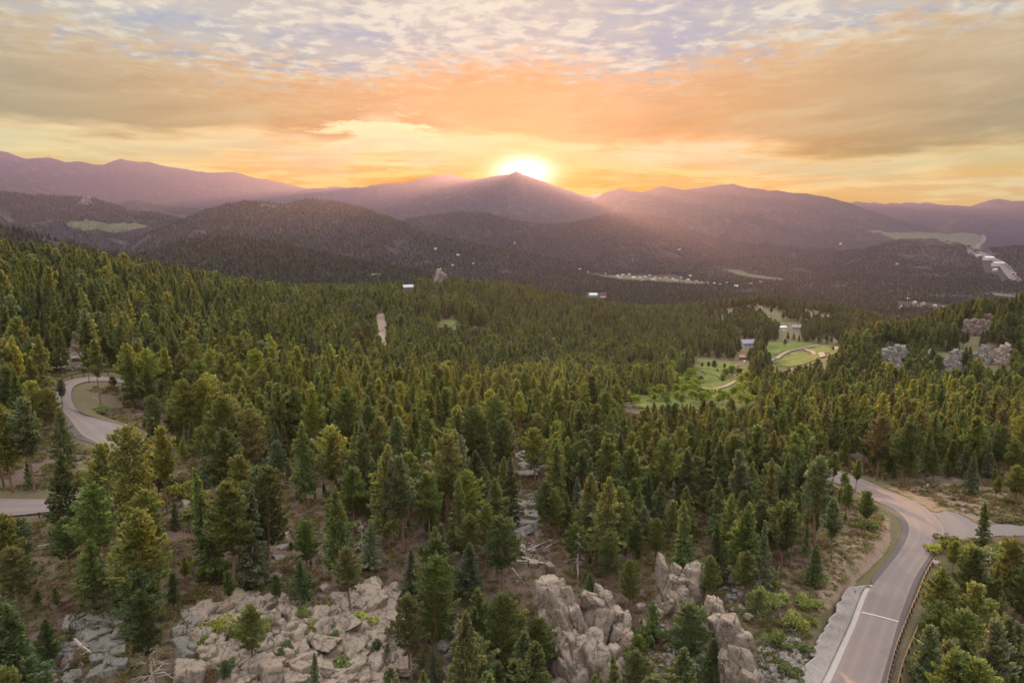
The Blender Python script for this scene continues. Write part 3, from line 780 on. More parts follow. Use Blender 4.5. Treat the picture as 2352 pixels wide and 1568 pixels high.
guardrail([(1868,1066),(1900,1074),(1935,1084),(1975,1098)], 'dark guard rail where the straight road enters the woods', 3.4, .8, M['darkrail'], M['rustwood'])
# ------------------------------------------------------------------ tree models (unit: metres, built for a 14 m tree)
def tufts(C, D, S, Wd, r, crossed=True):
    """needle sprays: two crossed diamonds at C pointing along D, length S, half width Wd"""
    n = len(C)
    D = D / np.linalg.norm(D, axis=1)[:, None]
    A = np.cross(D, r.normal(size=(n, 3))); A /= np.linalg.norm(A, axis=1)[:, None]
    B = np.cross(D, A)
    V, out = [], []
    for k, side in enumerate((A, B) if crossed else (A,)):
        w = side * Wd[:, None]
        bend = (B if k == 0 else A) * (Wd * r.uniform(-.5, .5, n))[:, None]
        V.append(np.stack([C - D * S[:, None] * .45, C + w + bend, C + D * S[:, None] * .55, C - w + bend], 1))
    V = np.stack(V, 1)                          # n, planes, 4, 3
    return V.reshape(-1, 3), np.arange(V.shape[0] * V.shape[1] * 4).reshape(-1, 4)

def crown_np(kind, seed, H=14.0, n_t=2600):
    r = np.random.default_rng(seed)
    Cn, Dn, Sn = [], [], []
    if kind == 'pine':   cb, RM, shp = r.uniform(.26, .40), r.uniform(2.9, 3.6), lambda t: (1 - t) ** .62 * (.50 + .50 * min(1, t / .22))
    elif kind == 'fir':  cb, RM, shp = r.uniform(.10, .20), r.uniform(2.6, 3.3), lambda t: (1 - t) ** .80 * (.62 + .38 * min(1, t / .15))
    elif kind == 'spruce': cb, RM, shp = r.uniform(.07, .14), r.uniform(2.3, 2.9), lambda t: (1 - t) ** .9 * (.7 + .3 * min(1, t / .1))
    elif kind == 'thin': cb, RM, shp = r.uniform(.36, .5), r.uniform(1.7, 2.3), lambda t: (1 - t) ** .6 * (.35 + .65 * min(1, t / .3))
    z0 = cb * H; nb = 0
    lobes = [(r.uniform(0, 2 * math.pi), r.uniform(.05, .9), r.uniform(.25, .5)) for _ in range(9)]
    z = z0; branches = []
    while z < H * .975:
        t = (z - z0) / (H - z0)
        Rt = RM * shp(t)
        nbr = int(r.integers(4, 7)) if t < .85 else 4
        a0 = r.uniform(0, 6.28)
        for k in range(nbr):
            a = a0 + k * 2 * math.pi / nbr + r.normal(0, .25)
            f = r.uniform(.62, 1.16)
            for la, lt, ls in lobes:
                da = math.atan2(math.sin(a - la), math.cos(a - la))
                f += ls * math.exp(-(da / .5) ** 2 - ((t - lt) / .10) ** 2) * (1 if ls > .36 else -1)
            f = max(.25, f)
            if r.random() < .07: continue
            branches.append((z, a, Rt * f, t))
        z += (.50 if kind == 'spruce' else .46) * (1.15 - .5 * t)
    tot = sum(b[2] + .25 for b in branches); per = n_t / tot
    up0 = {'pine': .22, 'fir': .02, 'spruce': -.16, 'thin': .15}[kind]
    for (z, a, L, t) in branches:
        n = max(3, int(per * (L + .25)))
        s = 1 - r.random(n) ** 1.5 * .85
        rise = up0 + .55 * t
        pr = L * s
        wid = .10 + .22 * L * (1 - s * .55)
        lat = r.normal(0, 1, n) * wid * .55
        dz = rise * pr + (-.10 * L * s * s if kind in ('spruce', 'fir') else .06 * L * s * s) + r.normal(0, .10 if kind == 'spruce' else .17, n)
        ca, sa = math.cos(a), math.sin(a)
        Cn.append(np.stack([ca * pr - sa * lat, sa * pr + ca * lat, z + dz], 1))
        oa = a + lat / np.maximum(pr, .35) * .8
        Dn.append(np.stack([np.cos(oa), np.sin(oa), np.full(n, rise + (.35 if kind in ('pine', 'thin') else .02)) + r.normal(0, .25, n)], 1))
        Sn.append(np.full(n, 1.0) * (.75 + .25 * L / RM))
    # leader
    m = 26
    zz = r.uniform(.93, 1.0, m) * H
    Cn.append(np.stack([r.normal(0, .10, m) * (1.15 - zz / H) * 6, r.normal(0, .10, m) * (1.15 - zz / H) * 6, zz], 1))
    Dn.append(np.stack([r.normal(0, .4, m), r.normal(0, .4, m), np.ones(m)], 1)); Sn.append(np.full(m, .7))
    Cn, Dn, Sn = np.vstack(Cn), np.vstack(Dn), np.concatenate(Sn)
    dens = math.sqrt(2600 / n_t)
    S = Sn * r.uniform(.38, .66, len(Sn)) * dens * (1.0 if kind != 'thin' else .9)
    return tufts(Cn, Dn, S, S * r.uniform(.22, .36, len(S)), r), branches, cb

def aspen_np(seed, H=10.0, n_t=2200):
    r = np.random.default_rng(seed)
    cl = [(r.normal(0, .95), r.normal(0, .95), r.uniform(.36, .9) * H, r.uniform(.55, 1.05)) for _ in range(30)]
    Cn = []
    for x, y, z, s in cl:
        k = max(.35, 1.15 - abs(z / H - .55) * 1.6); x *= k; y *= k
        p = r.normal(size=(n_t // 30, 3)); p /= np.linalg.norm(p, axis=1)[:, None]
        Cn.append(np.array([x, y, z]) + p * (s * r.uniform(.5, 1, len(p)) ** .5)[:, None] * np.array([1, 1, .85]))
    Cn = np.vstack(Cn); D = r.normal(size=Cn.shape)
    S = r.uniform(.28, .5, len(Cn))
    return tufts(Cn, D, S, S * .38, r, False), [], .3

def trunk_np(H, branches, seed, r0=.19, dead=8, top=.93, cb=.3):
    """tapered slightly bent trunk with limbs, as verts and quads"""
    r = np.random.default_rng(seed + 900)
    V, Fc = [], []
    def seg(P, rad, n):
        base = len(V)
        for i, p in enumerate(P):
            d = P[min(i + 1, len(P) - 1)] - P[max(i - 1, 0)]; d = d / np.linalg.norm(d)
            a = np.cross(d, [0, 0, 1.] if abs(d[2]) < .9 else [1., 0, 0]); a /= np.linalg.norm(a); b = np.cross(d, a)
            for k in range(n):
                V.append(p + (a * math.cos(6.2832 * k / n) + b * math.sin(6.2832 * k / n)) * rad[i])
        for i in range(len(P) - 1):
            for k in range(n):
                Fc.append((base + i * n + k, base + i * n + (k + 1) % n, base + (i + 1) * n + (k + 1) % n, base + (i + 1) * n + k))
    bx, by = r.normal(0, .22, 2)
    zs = np.array([-1.2, 0, .08, .3, .55, .8, top]) * np.array([1, 1] + [H] * 5)
    zs[0] = -1.2
    P = np.array([(bx * math.sin(z / H * 3), by * math.sin(z / H * 2.3), z) for z in zs])
    seg(P, [r0 * 1.35, r0 * 1.15, r0, r0 * .82, r0 * .6, r0 * .35, r0 * .06], 7)
    pick = [branches[i] for i in r.permutation(len(branches))[:26]] if branches else []
    for z, a, L, t in pick:
        e = np.array([math.cos(a) * L * .8, math.sin(a) * L * .8, z + L * .22])
        seg(np.array([[0, 0, z], e * np.array([.5, .5, 1]) - np.array([0, 0, L * .1]), e]), [r0 * .28 * (1.1 - t), r0 * .16, .008], 4)
    for _ in range(dead):
        z = r.uniform(.10, max(.14, cb)) * H; a = r.uniform(0, 6.28); L = r.uniform(.4, 1.3)
        seg(np.array([[0, 0, z], [math.cos(a) * L, math.sin(a) * L, z - L * r.uniform(-.1, .3)]]), [.035, .008], 4)
    return np.array(V), np.array(Fc)

TREE_KINDS = [('pine', 101), ('pine', 102), ('pine', 103), ('pine', 104), ('fir', 201), ('fir', 202), ('fir', 203), ('spruce', 301), ('spruce', 302), ('thin', 401), ('thin', 402), ('pine', 105), ('pine', 106), ('fir', 204), ('fir', 205), ('thin', 403), ('spruce', 303)]
VAR = []                       # (kind, crown mesh, trunk mesh)
INST = []                      # instance meshes near, mid
for i, (kind, sd) in enumerate(TREE_KINDS):
    (cv, cf), br, cb = crown_np(kind, sd, 14.0, {'pine': 3900, 'fir': 3900, 'spruce': 3800, 'thin': 1900}[kind])
    tv, tf = trunk_np(14.0, br, sd, .19 if kind != 'thin' else .13, 8 if kind in ('pine', 'thin') else 4, .93, cb)
    cm = mesh_np('crown', cv, cf, [M['leaf']]); tm = mesh_np('trunk', tv, tf, [M['bark']], True)
    VAR.append((kind, cm, tm))
    INST.append(('near', kind, mesh_np('wood_tree', np.vstack([cv, tv]), np.vstack([cf, tf + len(cv)]), [M['leaf_inst'], M['bark']], False, np.r_[np.zeros(len(cf)), np.ones(len(tf))])))
for i, (kind, sd) in enumerate(TREE_KINDS):
    (cv, cf), br, cb = crown_np(kind, sd + 37, 14.0, 760)
    tv, tf = trunk_np(14.0, [], sd, .2, 0, .9, cb)
    INST.append(('mid', kind, mesh_np('wood_tree', np.vstack([cv, tv]), np.vstack([cf, tf + len(cv)]), [M['leaf_inst'], M['bark']], False, np.r_[np.zeros(len(cf)), np.ones(len(tf))])))
ASP = []
for sd in (501, 502, 503):
    (cv, cf), br, cb = aspen_np(sd)
    tv, tf = trunk_np(10.0, [], sd, .12, 5, .8, .3)
    ASP.append((mesh_np('crown', cv, cf, [M['leaf']]), mesh_np('trunk', tv, tf, [M['palebark']], True)))

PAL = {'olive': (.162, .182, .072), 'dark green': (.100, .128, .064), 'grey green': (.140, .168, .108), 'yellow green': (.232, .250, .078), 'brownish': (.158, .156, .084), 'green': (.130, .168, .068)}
def tint(name, r):
    c = np.array(PAL[name]) * r.uniform(.82, 1.2) * (1 + r.normal(0, .03, 3))
    return tuple(np.clip(c, .01, .5)) + (1.,)

# ------------------------------------------------------------------ trees one can tell apart: u, v base, v top, kind, colour
HAND = [(145,1239,1034,'fir','dark green'),(80,1130,914,'thin','grey green'),(155,1100,932,'fir','grey green'),(25,1400,1180,'pine','olive'),(222,1345,1113,'pine','green'),
 (245,1215,1020,'pine','olive'),(312,1270,978,'pine','olive'),(385,1180,977,'thin','yellow green'),(425,1034,874,'pine','olive'),(470,1085,979,'pine','olive'),(500,1025,900,'spruce','grey green'),
 (530,1215,985,'pine','dark green'),(572,1245,1044,'pine','olive'),(628,1222,1104,'thin','yellow green'),(703,1162,970,'fir','green'),(772,1134,978,'pine','yellow green'),(820,1110,1003,'thin','olive'),
 (638,1085,970,'spruce','grey green'),(812,1230,1074,'pine','olive'),(882,1216,1060,'spruce','yellow green'),(945,1180,1044,'fir','green'),(1000,1135,1002,'fir','yellow green'),(1062,1160,1022,'fir','yellow green'),
 (1072,1236,1080,'pine','yellow green'),(1146,1262,1094,'fir','green'),(1000,1375,1205,'fir','olive'),(1082,1390,1237,'fir','grey green'),(1155,1370,1190,'pine','dark green'),(946,1388,1255,'spruce','grey green'),
 (707,1320,1195,'pine','green'),(768,1252,1135,'pine','olive'),(808,1412,1250,'pine','brownish'),(850,1310,1195,'spruce','grey green'),(695,1398,1285,'fir','dark green'),(638,1396,1318,'pine','dark green'),
 (528,1402,1310,'thin','olive'),(580,1530,1385,'pine','olive'),(338,1585,1360,'pine','dark green'),(340,1330,1125,'pine','olive'),(425,1352,1280,'thin','yellow green'),(490,1292,1180,'fir','dark green'),
 (940,1562,1360,'pine','brownish'),(1100,1572,1340,'fir','olive'),(1158,1540,1365,'pine','dark green'),(722,1595,1502,'spruce','grey green'),(995,1590,1485,'spruce','grey green'),(48,1432,1255,'pine','brownish'),
 (112,1530,1420,'fir','dark green'),(520,1575,1528,'pine','grey green'),(900,1600,1530,'pine','green'),(1268,1200,1019,'fir','olive'),(1325,1322,1198,'pine','green'),(1400,1352,1222,'pine','green'),
 (1505,1292,1190,'pine','olive'),(1452,1302,1198,'pine','green'),(1572,1322,1150,'spruce','green'),(1645,1342,1200,'spruce','dark green'),(1650,1262,1100,'fir','dark green'),(1630,1386,1275,'pine','olive'),
 (1450,1406,1285,'pine','olive'),(1355,1406,1315,'fir','dark green'),(1708,1376,1262,'pine','olive'),(1748,1272,1150,'pine','dark green'),(1795,1292,1155,'pine','olive'),(1815,1302,1154,'thin','green'),
 (1869,1348,1250,'fir','dark green'),(1910,1292,1145,'thin','grey green'),(1985,1225,1125,'thin','green'),(1965,1130,1055,'thin','olive'),(1910,1125,1040,'thin','olive'),(1940,1190,1110,'pine','olive'),
 (2230,1137,1035,'spruce','grey green'),(2255,1262,1155,'spruce','dark green'),(2335,1168,1070,'pine','olive'),(2285,1160,1095,'thin','olive'),(2160,1500,1308,'pine','olive'),(2260,1512,1375,'thin','yellow green'),
 (2150,1590,1470,'fir','dark green'),(2230,1600,1480,'pine','grey green'),(2296,1580,1445,'pine','dark green'),(2215,1420,1258,'pine','dark green'),(2300,1400,1235,'pine','olive'),(2342,1452,1300,'pine','dark green'),
 (2185,1322,1243,'pine','olive'),(1580,1572,1385,'pine','dark green'),(1632,1588,1460,'fir','dark green'),(1228,1602,1420,'pine','green'),(1195,1552,1395,'pine','dark green'),(1460,1592,1465,'pine','olive'),
 (1570,1592,1490,'pine','dark green'),(1185,1604,1528,'pine','grey green'),(1735,1442,1355,'pine','green'),(1390,1162,1035,'pine','olive'),(1460,1132,1000,'fir','olive'),(1331,1216,1095,'spruce','grey green'),
 (1305,1232,1130,'fir','olive'),(1575,1232,1118,'fir','olive'),(1720,1182,1060,'fir','olive'),(1512,1240,1105,'fir','dark green'),(1405,1230,1100,'pine','dark green'),(1230,1120,985,'pine','olive'),
 (60,1330,1190,'pine','grey green'),(10,1120,930,'pine','olive'),(120,1000,890,'pine','olive'),(145,935,870,'thin','grey green'),(30,980,840,'pine','dark green'),(205,880,790,'thin','olive'),(232,930,780,'thin','olive'),
 (85,810,735,'thin','olive'),(130,830,745,'thin','olive'),(160,835,750,'thin','dark green'),(350,930,800,'pine','yellow green'),(300,920,790,'pine','yellow green'),(540,1010,880,'pine','olive'),(165,1330,1190,'pine','dark green'),
 (400,1400,1310,'fir','dark green'),(590,1030,900,'pine','brownish'),(660,1020,920,'pine','olive'),(745,1000,880,'pine','brownish'),(880,1040,910,'pine','olive'),(930,1010,905,'pine','yellow green'),(1030,1010,950,'pine','yellow green'),
 (1250,1010,925,'fir','yellow green'),(1410,1010,915,'pine','olive'),(1310,1035,920,'pine','olive'),(1560,1080,980,'pine','olive'),(1640,1080,980,'fir','olive'),(1800,1100,1000,'pine','olive'),(1860,1060,960,'pine','olive'),
 (2100,1085,1000,'thin','yellow green'),(2050,1080,985,'thin','yellow green'),(2180,1095,1010,'thin','olive'),(2140,1085,995,'thin','green'),(2320,1110,1010,'pine','olive'),(2015,1070,970,'pine','olive')]

# areas of the picture where no tree stands (by where its foot would show)
NO_TREE = [
 [(1860,1075),(1975,1100),(2085,1130),(2110,1105),(2330,1112),(2352,1150),(2400,1240),(2170,1260),(2040,1568),(2030,1700),(1800,1700),(1870,1430),(1960,1340),(2040,1270),(2050,1200),(2000,1160),(1940,1120)],
 [(1745,1400),(1850,1330),(1960,1330),(1830,1568),(1760,1600),(1730,1500)],
 [(1890,1220),(2000,1180),(2070,1200),(2050,1270),(1900,1330)],
 [(440,1400),(640,1365),(740,1400),(860,1340),(950,1360),(960,1420),(900,1640),(540,1640),(430,1520)],
 [(1230,1330),(1450,1380),(1480,1480),(1440,1640),(1260,1640)],
 [(1480,1270),(1620,1270),(1740,1500),(1750,1640),(1640,1640),(1620,1470),(1500,1450)],
 [(165,1425),(300,1405),(310,1560),(200,1560)], [(380,1500),(500,1500),(500,1640),(380,1640)],
 [(640,1160),(760,1160),(740,1235),(640,1250)], [(400,1160),(480,1160),(480,1210),(400,1215)],
 [(390,1030),(480,1130),(470,1180),(380,1150)], [(0,1050),(110,1050),(120,1115),(0,1125)],
 [(165,885),(240,890),(330,985),(240,965),(170,940)], [(110,960),(230,1020),(270,1070),(180,1130),(120,1100)],
 [(150,860),(250,852),(250,885),(150,890)], [(20,785),(200,790),(200,855),(40,850)],
 [(1190,1060),(1250,1060),(1240,1250),(1175,1250)],
 [(865,722),(884,722),(888,796),(868,796)],
 [(590,815),(1,1)],
] + [p for p, _, _ in MEADOWS[:6] + MEADOWS[7:8]] + [[(1592,822),(1640,822),(1712,834),(1706,856),(1700,880),(1660,900),(1650,912),(1590,912)], [(1764,838),(1800,806),(1915,788),(1930,800),(1860,806),(1775,838)], [(1915,790),(1970,810),(1960,816),(1910,798)], [(1415,1000),(1450,1000),(1450,1020),(1380,1020)],
   [(1075,765),(1120,765),(1120,785),(1075,785)], [(1700,788),(1732,788),(1732,802),(1700,802)], [(1790,750),(1840,750),(1840,764),(1790,764)],
   [(925,655),(960,655),(960,680),(925,680)], [(990,630),(1030,630),(1030,660),(990,660)], [(1345,672),(1395,672),(1395,692),(1345,692)]]
NO_TREE = [p for p in NO_TREE if len(p) > 2]

def scatter(r0, r1, step, amax=41.0, seed=0):
    r = np.random.default_rng(seed)
    X, Y = np.meshgrid(np.arange(-r1, r1, step), np.arange(0, r1, step * .87))
    X[1::2] += step / 2
    X = X + r.uniform(-.42, .42, X.shape) * step; Y = Y + r.uniform(-.42, .42, X.shape) * step
    x, y = X.ravel(), Y.ravel()
    rr = np.hypot(x, y)
    k = (rr > r0) & (rr < r1) & (np.abs(np.arctan2(x, y)) < R(amax))
    x, y = x[k], y[k]
    return x, y, gz(x, y), r

def clear(x, y, z):
    """True where a tree may stand"""
    u, v, d = project(x, y, z)
    ok = np.ones(len(x), bool)
    for p in NO_TREE: ok &= ~inpoly(u, v, p)
    k = np.hypot(x, y) < 340
    dd = np.full(len(x), 99.); dd[k], _ = road_near(x[k], y[k])
    return ok & (dd > 3.2), u, v

taken = []
hand_trees = []
for (u, vb, vt, kind, colr) in HAND:
    p = hit(u, vb, 50, 1500)
    d = p.y * CP - p.z * SP
    # height that brings the tip to vt
    sy = -(vt - HT / 2) / FL
    q = (p.y, p.z)
    # tip (y, z+h): (y*SP + (z+h)*CP) = sy * (y*CP - (z+h)*SP)
    h = (sy * q[0] * CP - q[0] * SP) / (CP + sy * SP) - q[1]
    h = min(max(h, 3.0), 24.0)
    hand_trees.append((p, h, kind, colr)); taken.append((p.x, p.y))
taken = np.array(taken)

# fill: zone 1
x, y, z, r1_ = scatter(62, 360, 5.2, seed=3)
ok, u, v = clear(x, y, z)
dn = np.sqrt(((x[:, None] - taken[None, :, 0]) ** 2 + (y[:, None] - taken[None, :, 1]) ** 2).min(1))
den = fbm(x / 28, y / 28, 71, 3)
rr = np.hypot(x, y)
thr = np.where(rr < 150, .37, np.where(rr < 210, .33, .24))
thr = np.where((u < 900) & (v > 1050), thr + .04, thr)
thr = np.where((u > 1200) & (u < 1850) & (v > 1000), thr - .14, thr)
thr = np.where((u > 780) & (u < 1320) & (v > 1030), thr - .16, thr)
thr = np.where((u < 700) & (v > 1180), thr - .06, thr)
thr = np.where((u > 2080) & (v > 1230), .12, thr)
ok &= (dn > np.where(rr < 170, 3.2, 3.0)) & (den > thr) & visible(x, y, z, 16)
ok &= (u > -260) & (u < WD + 260)
x, y, z, u, v = x[ok], y[ok], z[ok], u[ok], v[ok]
hgt = 8.8 + 8.6 * r1_.random(len(x)) ** 1.15 + 2.0 * (fbm(x / 40, y / 40, 12, 2) - .5)
hgt *= np.where(r1_.random(len(x)) < .22, r1_.uniform(.35, .75, len(x)), 1)
PROTECT = [[(1875,1076),(1940,1090),(1995,1106),(1995,1130),(1930,1110),(1872,1090)], [(1834,1568),(1952,1350),(1996,1342),(2064,1270),(2089,1206),(1990,1135),(2040,1128),(2130,1160),(2175,1172),(2240,1200),(2400,1205),(2400,1246),(2205,1248),(2146,1296),(2041,1568)],
 [(2100,1120),(2300,1125),(2300,1150),(2200,1170),(2120,1155)], [(119,890),(160,866),(240,862),(240,880),(180,890),(168,930),(210,960),(298,990),(285,1020),(200,985),(140,930)], [(0,1146),(95,1146),(95,1180),(0,1180)], [(165,900),(230,900),(240,950),(180,945)],
 [(445,1430),(640,1390),(860,1370),(880,1560),(560,1568),(450,1500)], [(1245,1335),(1300,1340),(1345,1480),(1290,1480)], [(1360,1390),(1420,1380),(1450,1450),(1400,1500)], [(1508,1282),(1570,1282),(1590,1400),(1540,1420)], [(1635,1395),(1670,1400),(1730,1560),(1680,1540)],
 [(650,1170),(750,1170),(740,1230),(650,1235)], [(110,960),(220,1030),(200,1100),(150,1080)], [(175,1430),(295,1415),(285,1540),(215,1540)], [(385,1530),(470,1525),(470,1568),(390,1568)], [(1195,1050),(1240,1050),(1240,1085),(1195,1085)], [(1200,1270),(1265,1240),(1265,1300),(1200,1300)]]
def unblocked(x, y, z, u, v, h, polys):
    _, _, dp_ = project(x, y, z); keep = np.ones(len(x), bool)
    for f_ in (.04, .14, .27, .42, .58, .75, .93):
        for s_ in (-.13, 0, .13):
            uu_ = u + s_ * h / dp_ * FL; vv_ = v - f_ * h / dp_ * FL * .97
            for p_ in polys: keep &= ~inpoly(uu_, vv_, p_)
    return keep
VALLEY = [[(1565,872),(1700,862),(1722,880),(1705,905),(1620,922),(1570,908)], [(1440,908),(1560,908),(1600,928),(1440,928)], [(1690,915),(1735,915),(1735,935),(1690,935)]]
keep = unblocked(x, y, z, u, v, hgt, PROTECT + VALLEY)
x, y, z, u, v, hgt = x[keep], y[keep], z[keep], u[keep], v[keep], hgt[keep]
depth = y * CP - z * SP
size = hgt / depth
inview = (u > -20) & (u < WD + 20) & (v - size * FL < HT)
cand = np.argsort(-np.where(inview, size, 0))
N_IND = 300
pick = cand[:N_IND - len(hand_trees)]
rest = np.ones(len(x), bool); rest[pick] = False

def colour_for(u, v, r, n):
    """kind and colour by place: darker greens on the wooded slopes, lighter yellow green standing in for sunlight on the bench"""
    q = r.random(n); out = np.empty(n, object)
    bench = (v > 880 + 25 * np.sin(u / 130.)) & (v < 1090)  # low sun on these crowns is put into their colour as a lighter tint
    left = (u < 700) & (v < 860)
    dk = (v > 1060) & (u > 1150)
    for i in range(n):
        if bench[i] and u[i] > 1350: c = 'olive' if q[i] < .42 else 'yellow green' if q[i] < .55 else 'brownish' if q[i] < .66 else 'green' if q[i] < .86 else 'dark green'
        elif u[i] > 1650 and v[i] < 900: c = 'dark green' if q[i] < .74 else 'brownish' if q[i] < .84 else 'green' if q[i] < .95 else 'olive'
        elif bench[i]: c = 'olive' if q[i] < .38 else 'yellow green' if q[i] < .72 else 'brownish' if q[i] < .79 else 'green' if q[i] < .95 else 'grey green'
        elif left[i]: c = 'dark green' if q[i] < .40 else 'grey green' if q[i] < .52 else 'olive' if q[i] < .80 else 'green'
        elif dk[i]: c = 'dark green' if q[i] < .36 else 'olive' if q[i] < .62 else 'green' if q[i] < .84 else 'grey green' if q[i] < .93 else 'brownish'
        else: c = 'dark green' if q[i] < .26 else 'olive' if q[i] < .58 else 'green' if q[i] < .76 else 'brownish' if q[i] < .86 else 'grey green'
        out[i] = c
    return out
kinds_i = {k: [i for i, (n, *_r) in enumerate(VAR) if n == k] for k in ('pine', 'fir', 'spruce', 'thin')}
def kind_pick(c, r):
    q = r.random()
    if c == 'grey green': return 'spruce' if q < .5 else 'pine' if q < .8 else 'thin'
    return 'pine' if q < .40 else 'fir' if q < .78 else 'thin' if q < .90 else 'spruce'

trees = []           # (pos, height, kind, colour)
for t in hand_trees: trees.append(t)
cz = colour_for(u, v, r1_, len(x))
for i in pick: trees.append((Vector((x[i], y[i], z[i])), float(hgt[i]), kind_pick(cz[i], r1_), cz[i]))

FARVIEW = [[(868,724),(881,724),(886,792),(870,792)], [(1012,738),(1050,736),(1048,748),(1016,748)], [(1612,834),(1695,840),(1655,860),(1650,886),(1610,886)], [(1755,793),(1885,790),(1930,806),(1890,816),(1840,836),(1780,840),(1775,815)],
 [(1612,895),(1672,886),(1640,904)], [(1745,708),(1800,718),(1800,742),(1768,728)], [(2030,808),(2078,806),(2076,830),(2034,838)], [(2160,836),(2190,815),(2206,820),(2204,848),(2164,852)], [(2244,812),(2264,810),(2260,824)], [(2292,808),(2314,806),(2310,824),(2294,824)], [(2212,748),(2270,745),(2266,760),(2216,762)],
 [(926,656),(946,656),(946,668),(926,668)], [(1002,624),(1020,624),(1020,646),(1002,646)], [(1352,673),(1390,673),(1390,686),(1352,686)], [(1702,785),(1730,785),(1730,800),(1702,800)], [(1700,818),(1716,818),(1716,830),(1700,830)], [(1790,747),(1838,747),(1838,762),(1790,762)], [(1562,812),(1572,812),(1572,820),(1562,820)], [(1398,1006),(1444,1003),(1440,1014),(1400,1016)]]

# ------------------------------------------------------------------ labels that single out each tree
LAND = [(150,880,'the upper hairpin bend'),(60,1165,'the lower hairpin road'),(250,985,'the hairpin straight'),(340,1110,'the hairpin turn'),(120,810,'the scree above the hairpin'),
 (700,1450,'the broad granite slab'),(430,1545,'the smooth pale boulder'),(240,1440,'the flat grey outcrop'),(245,1515,'the stacked knobbly boulders'),(185,1485,'the bleached leaning log'),
 (700,1190,'the open brown clearing'),(430,1190,'the low round juniper'),(1290,1450,'the jointed cliff rib'),(1410,1460,'the rounded gully crag'),(1540,1340,'the twin-topped rock spire'),(1690,1480,'the tall tan rock fin'),
 (1215,1060,'the grey rock knob'),(1210,1280,'the crossed fallen logs'),(1840,1450,'the concrete-lined slope'),(1800,1520,'the stony scree slope'),(1960,1270,'the tan eroded bank'),(2080,1210,'the gravel junction bend'),
 (2210,1190,'the grey gravel apron'),(2100,1400,'the rusty guard rail'),(2090,1510,'the lower rusty rail'),(1930,1095,'the wooded road end'),(2150,1120,'the tan dirt verge'),(1420,1010,'the pinkish road gap'),(1090,995,'the pinkish dirt patch'),
 (1330,1260,'the bleached standing snag'),(350,1520,'the bare branching snag'),(190,1320,'the pinkish rock heap'),(620,1280,'the mossy ledge'),(2340,1190,'the dark brush heap')]
ORD = ['', 'second', 'third', 'fourth', 'fifth', 'sixth', 'seventh', 'eighth', 'ninth', 'tenth', 'eleventh', 'twelfth', 'thirteenth', 'fourteenth', 'fifteenth', 'sixteenth', 'seventeenth', 'eighteenth', 'nineteenth', 'twentieth']
KW = {'pine': 'bushy pine', 'fir': 'conical fir', 'spruce': 'layered spruce', 'thin': 'slim pine'}
KN = {'pine': 'pine_tree', 'fir': 'fir_tree', 'spruce': 'spruce_tree', 'thin': 'pine_tree'}
rows = {}
info = []
for (p, h, kind, colr) in trees:
    uu, vv, dd = project(p.x, p.y, p.z); vt = vv - h / dd * FL * .9
    vc = min(vv, 1560)
    j = min(range(len(LAND)), key=lambda j: (LAND[j][0] - uu) ** 2 + ((LAND[j][1] - vc) * 1.3) ** 2)
    lu, lv, ln = LAND[j]
    dv = vv - lv; du = uu - lu
    rel = 'in front of' if dv > abs(du) * .6 and dv > 12 else 'behind' if -dv > abs(du) * .6 and dv < -12 else 'beside'
    sz = 'small' if h < 8 else 'tall' if h > 14.5 else 'medium'
    key = (sz, colr, kind, rel, ln)
    rows.setdefault(key, []).append((math.hypot(du, dv), len(info)))
    info.append(key)
labels = [None] * len(info)
for key, lst in rows.items():
    lst.sort()
    sz, colr, kind, rel, ln = key
    for n, (_, i) in enumerate(lst):
        labels[i] = f"{sz} {colr} {KW[kind]} {rel} {ln}" if n == 0 else f"{ORD[min(n, 19)]} {sz} {colr} {KW[kind]} {rel} {ln}"

def plant(name, label, cat, p, h, cm, tm, colr, r, group, H0=14.0, wide=1.0):
    t = thing(name, label, cat, p, r.uniform(0, 6.28), group)
    s = h / H0
    sx = s * r.uniform(.9, 1.18) * wide * (14 / max(h, 9)) ** .25
    t.scale = (sx, sx, s)
    t.rotation_euler = (r.normal(0, .035), r.normal(0, .035), t.rotation_euler.z)
    for nm, me in (('trunk', tm), ('crown', cm)):
        o = bpy.data.objects.new(nm, me); COL.objects.link(o); o.parent = t
        if nm == 'crown': o.color = tint(colr, r)
    return t
rt = np.random.default_rng(99)
for (p, h, kind, colr), lb in zip(trees, labels):
    i = kinds_i[kind][int(rt.integers(len(kinds_i[kind])))]
    plant(KN[kind], lb, 'tree', p, h, VAR[i][1], VAR[i][2], colr, rt, 'conifers standing near the viewer')

# ------------------------------------------------------------------ the wood beyond: one mass, far too many to count
def kind_index(kind, near, r):
    idx = [i for i, (lod, k, _m) in enumerate(INST) if k == kind and lod == ('near' if near else 'mid')]
    return idx[int(r.integers(len(idx)))]
Wx, Wy, Wz, Wh, Wv, Wc = [], [], [], [], [], []
def add_wood(x, y, z, h, col, near, r, kd=None):
    for i in range(len(x)):
        k = kind_pick(col[i], r)
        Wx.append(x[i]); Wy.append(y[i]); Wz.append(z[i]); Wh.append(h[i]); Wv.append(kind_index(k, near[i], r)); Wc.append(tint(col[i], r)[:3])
i = np.nonzero(rest)[0]
dep = np.hypot(x[i], y[i])
add_wood(x[i], y[i], z[i], hgt[i], cz[i], dep < 235, r1_)
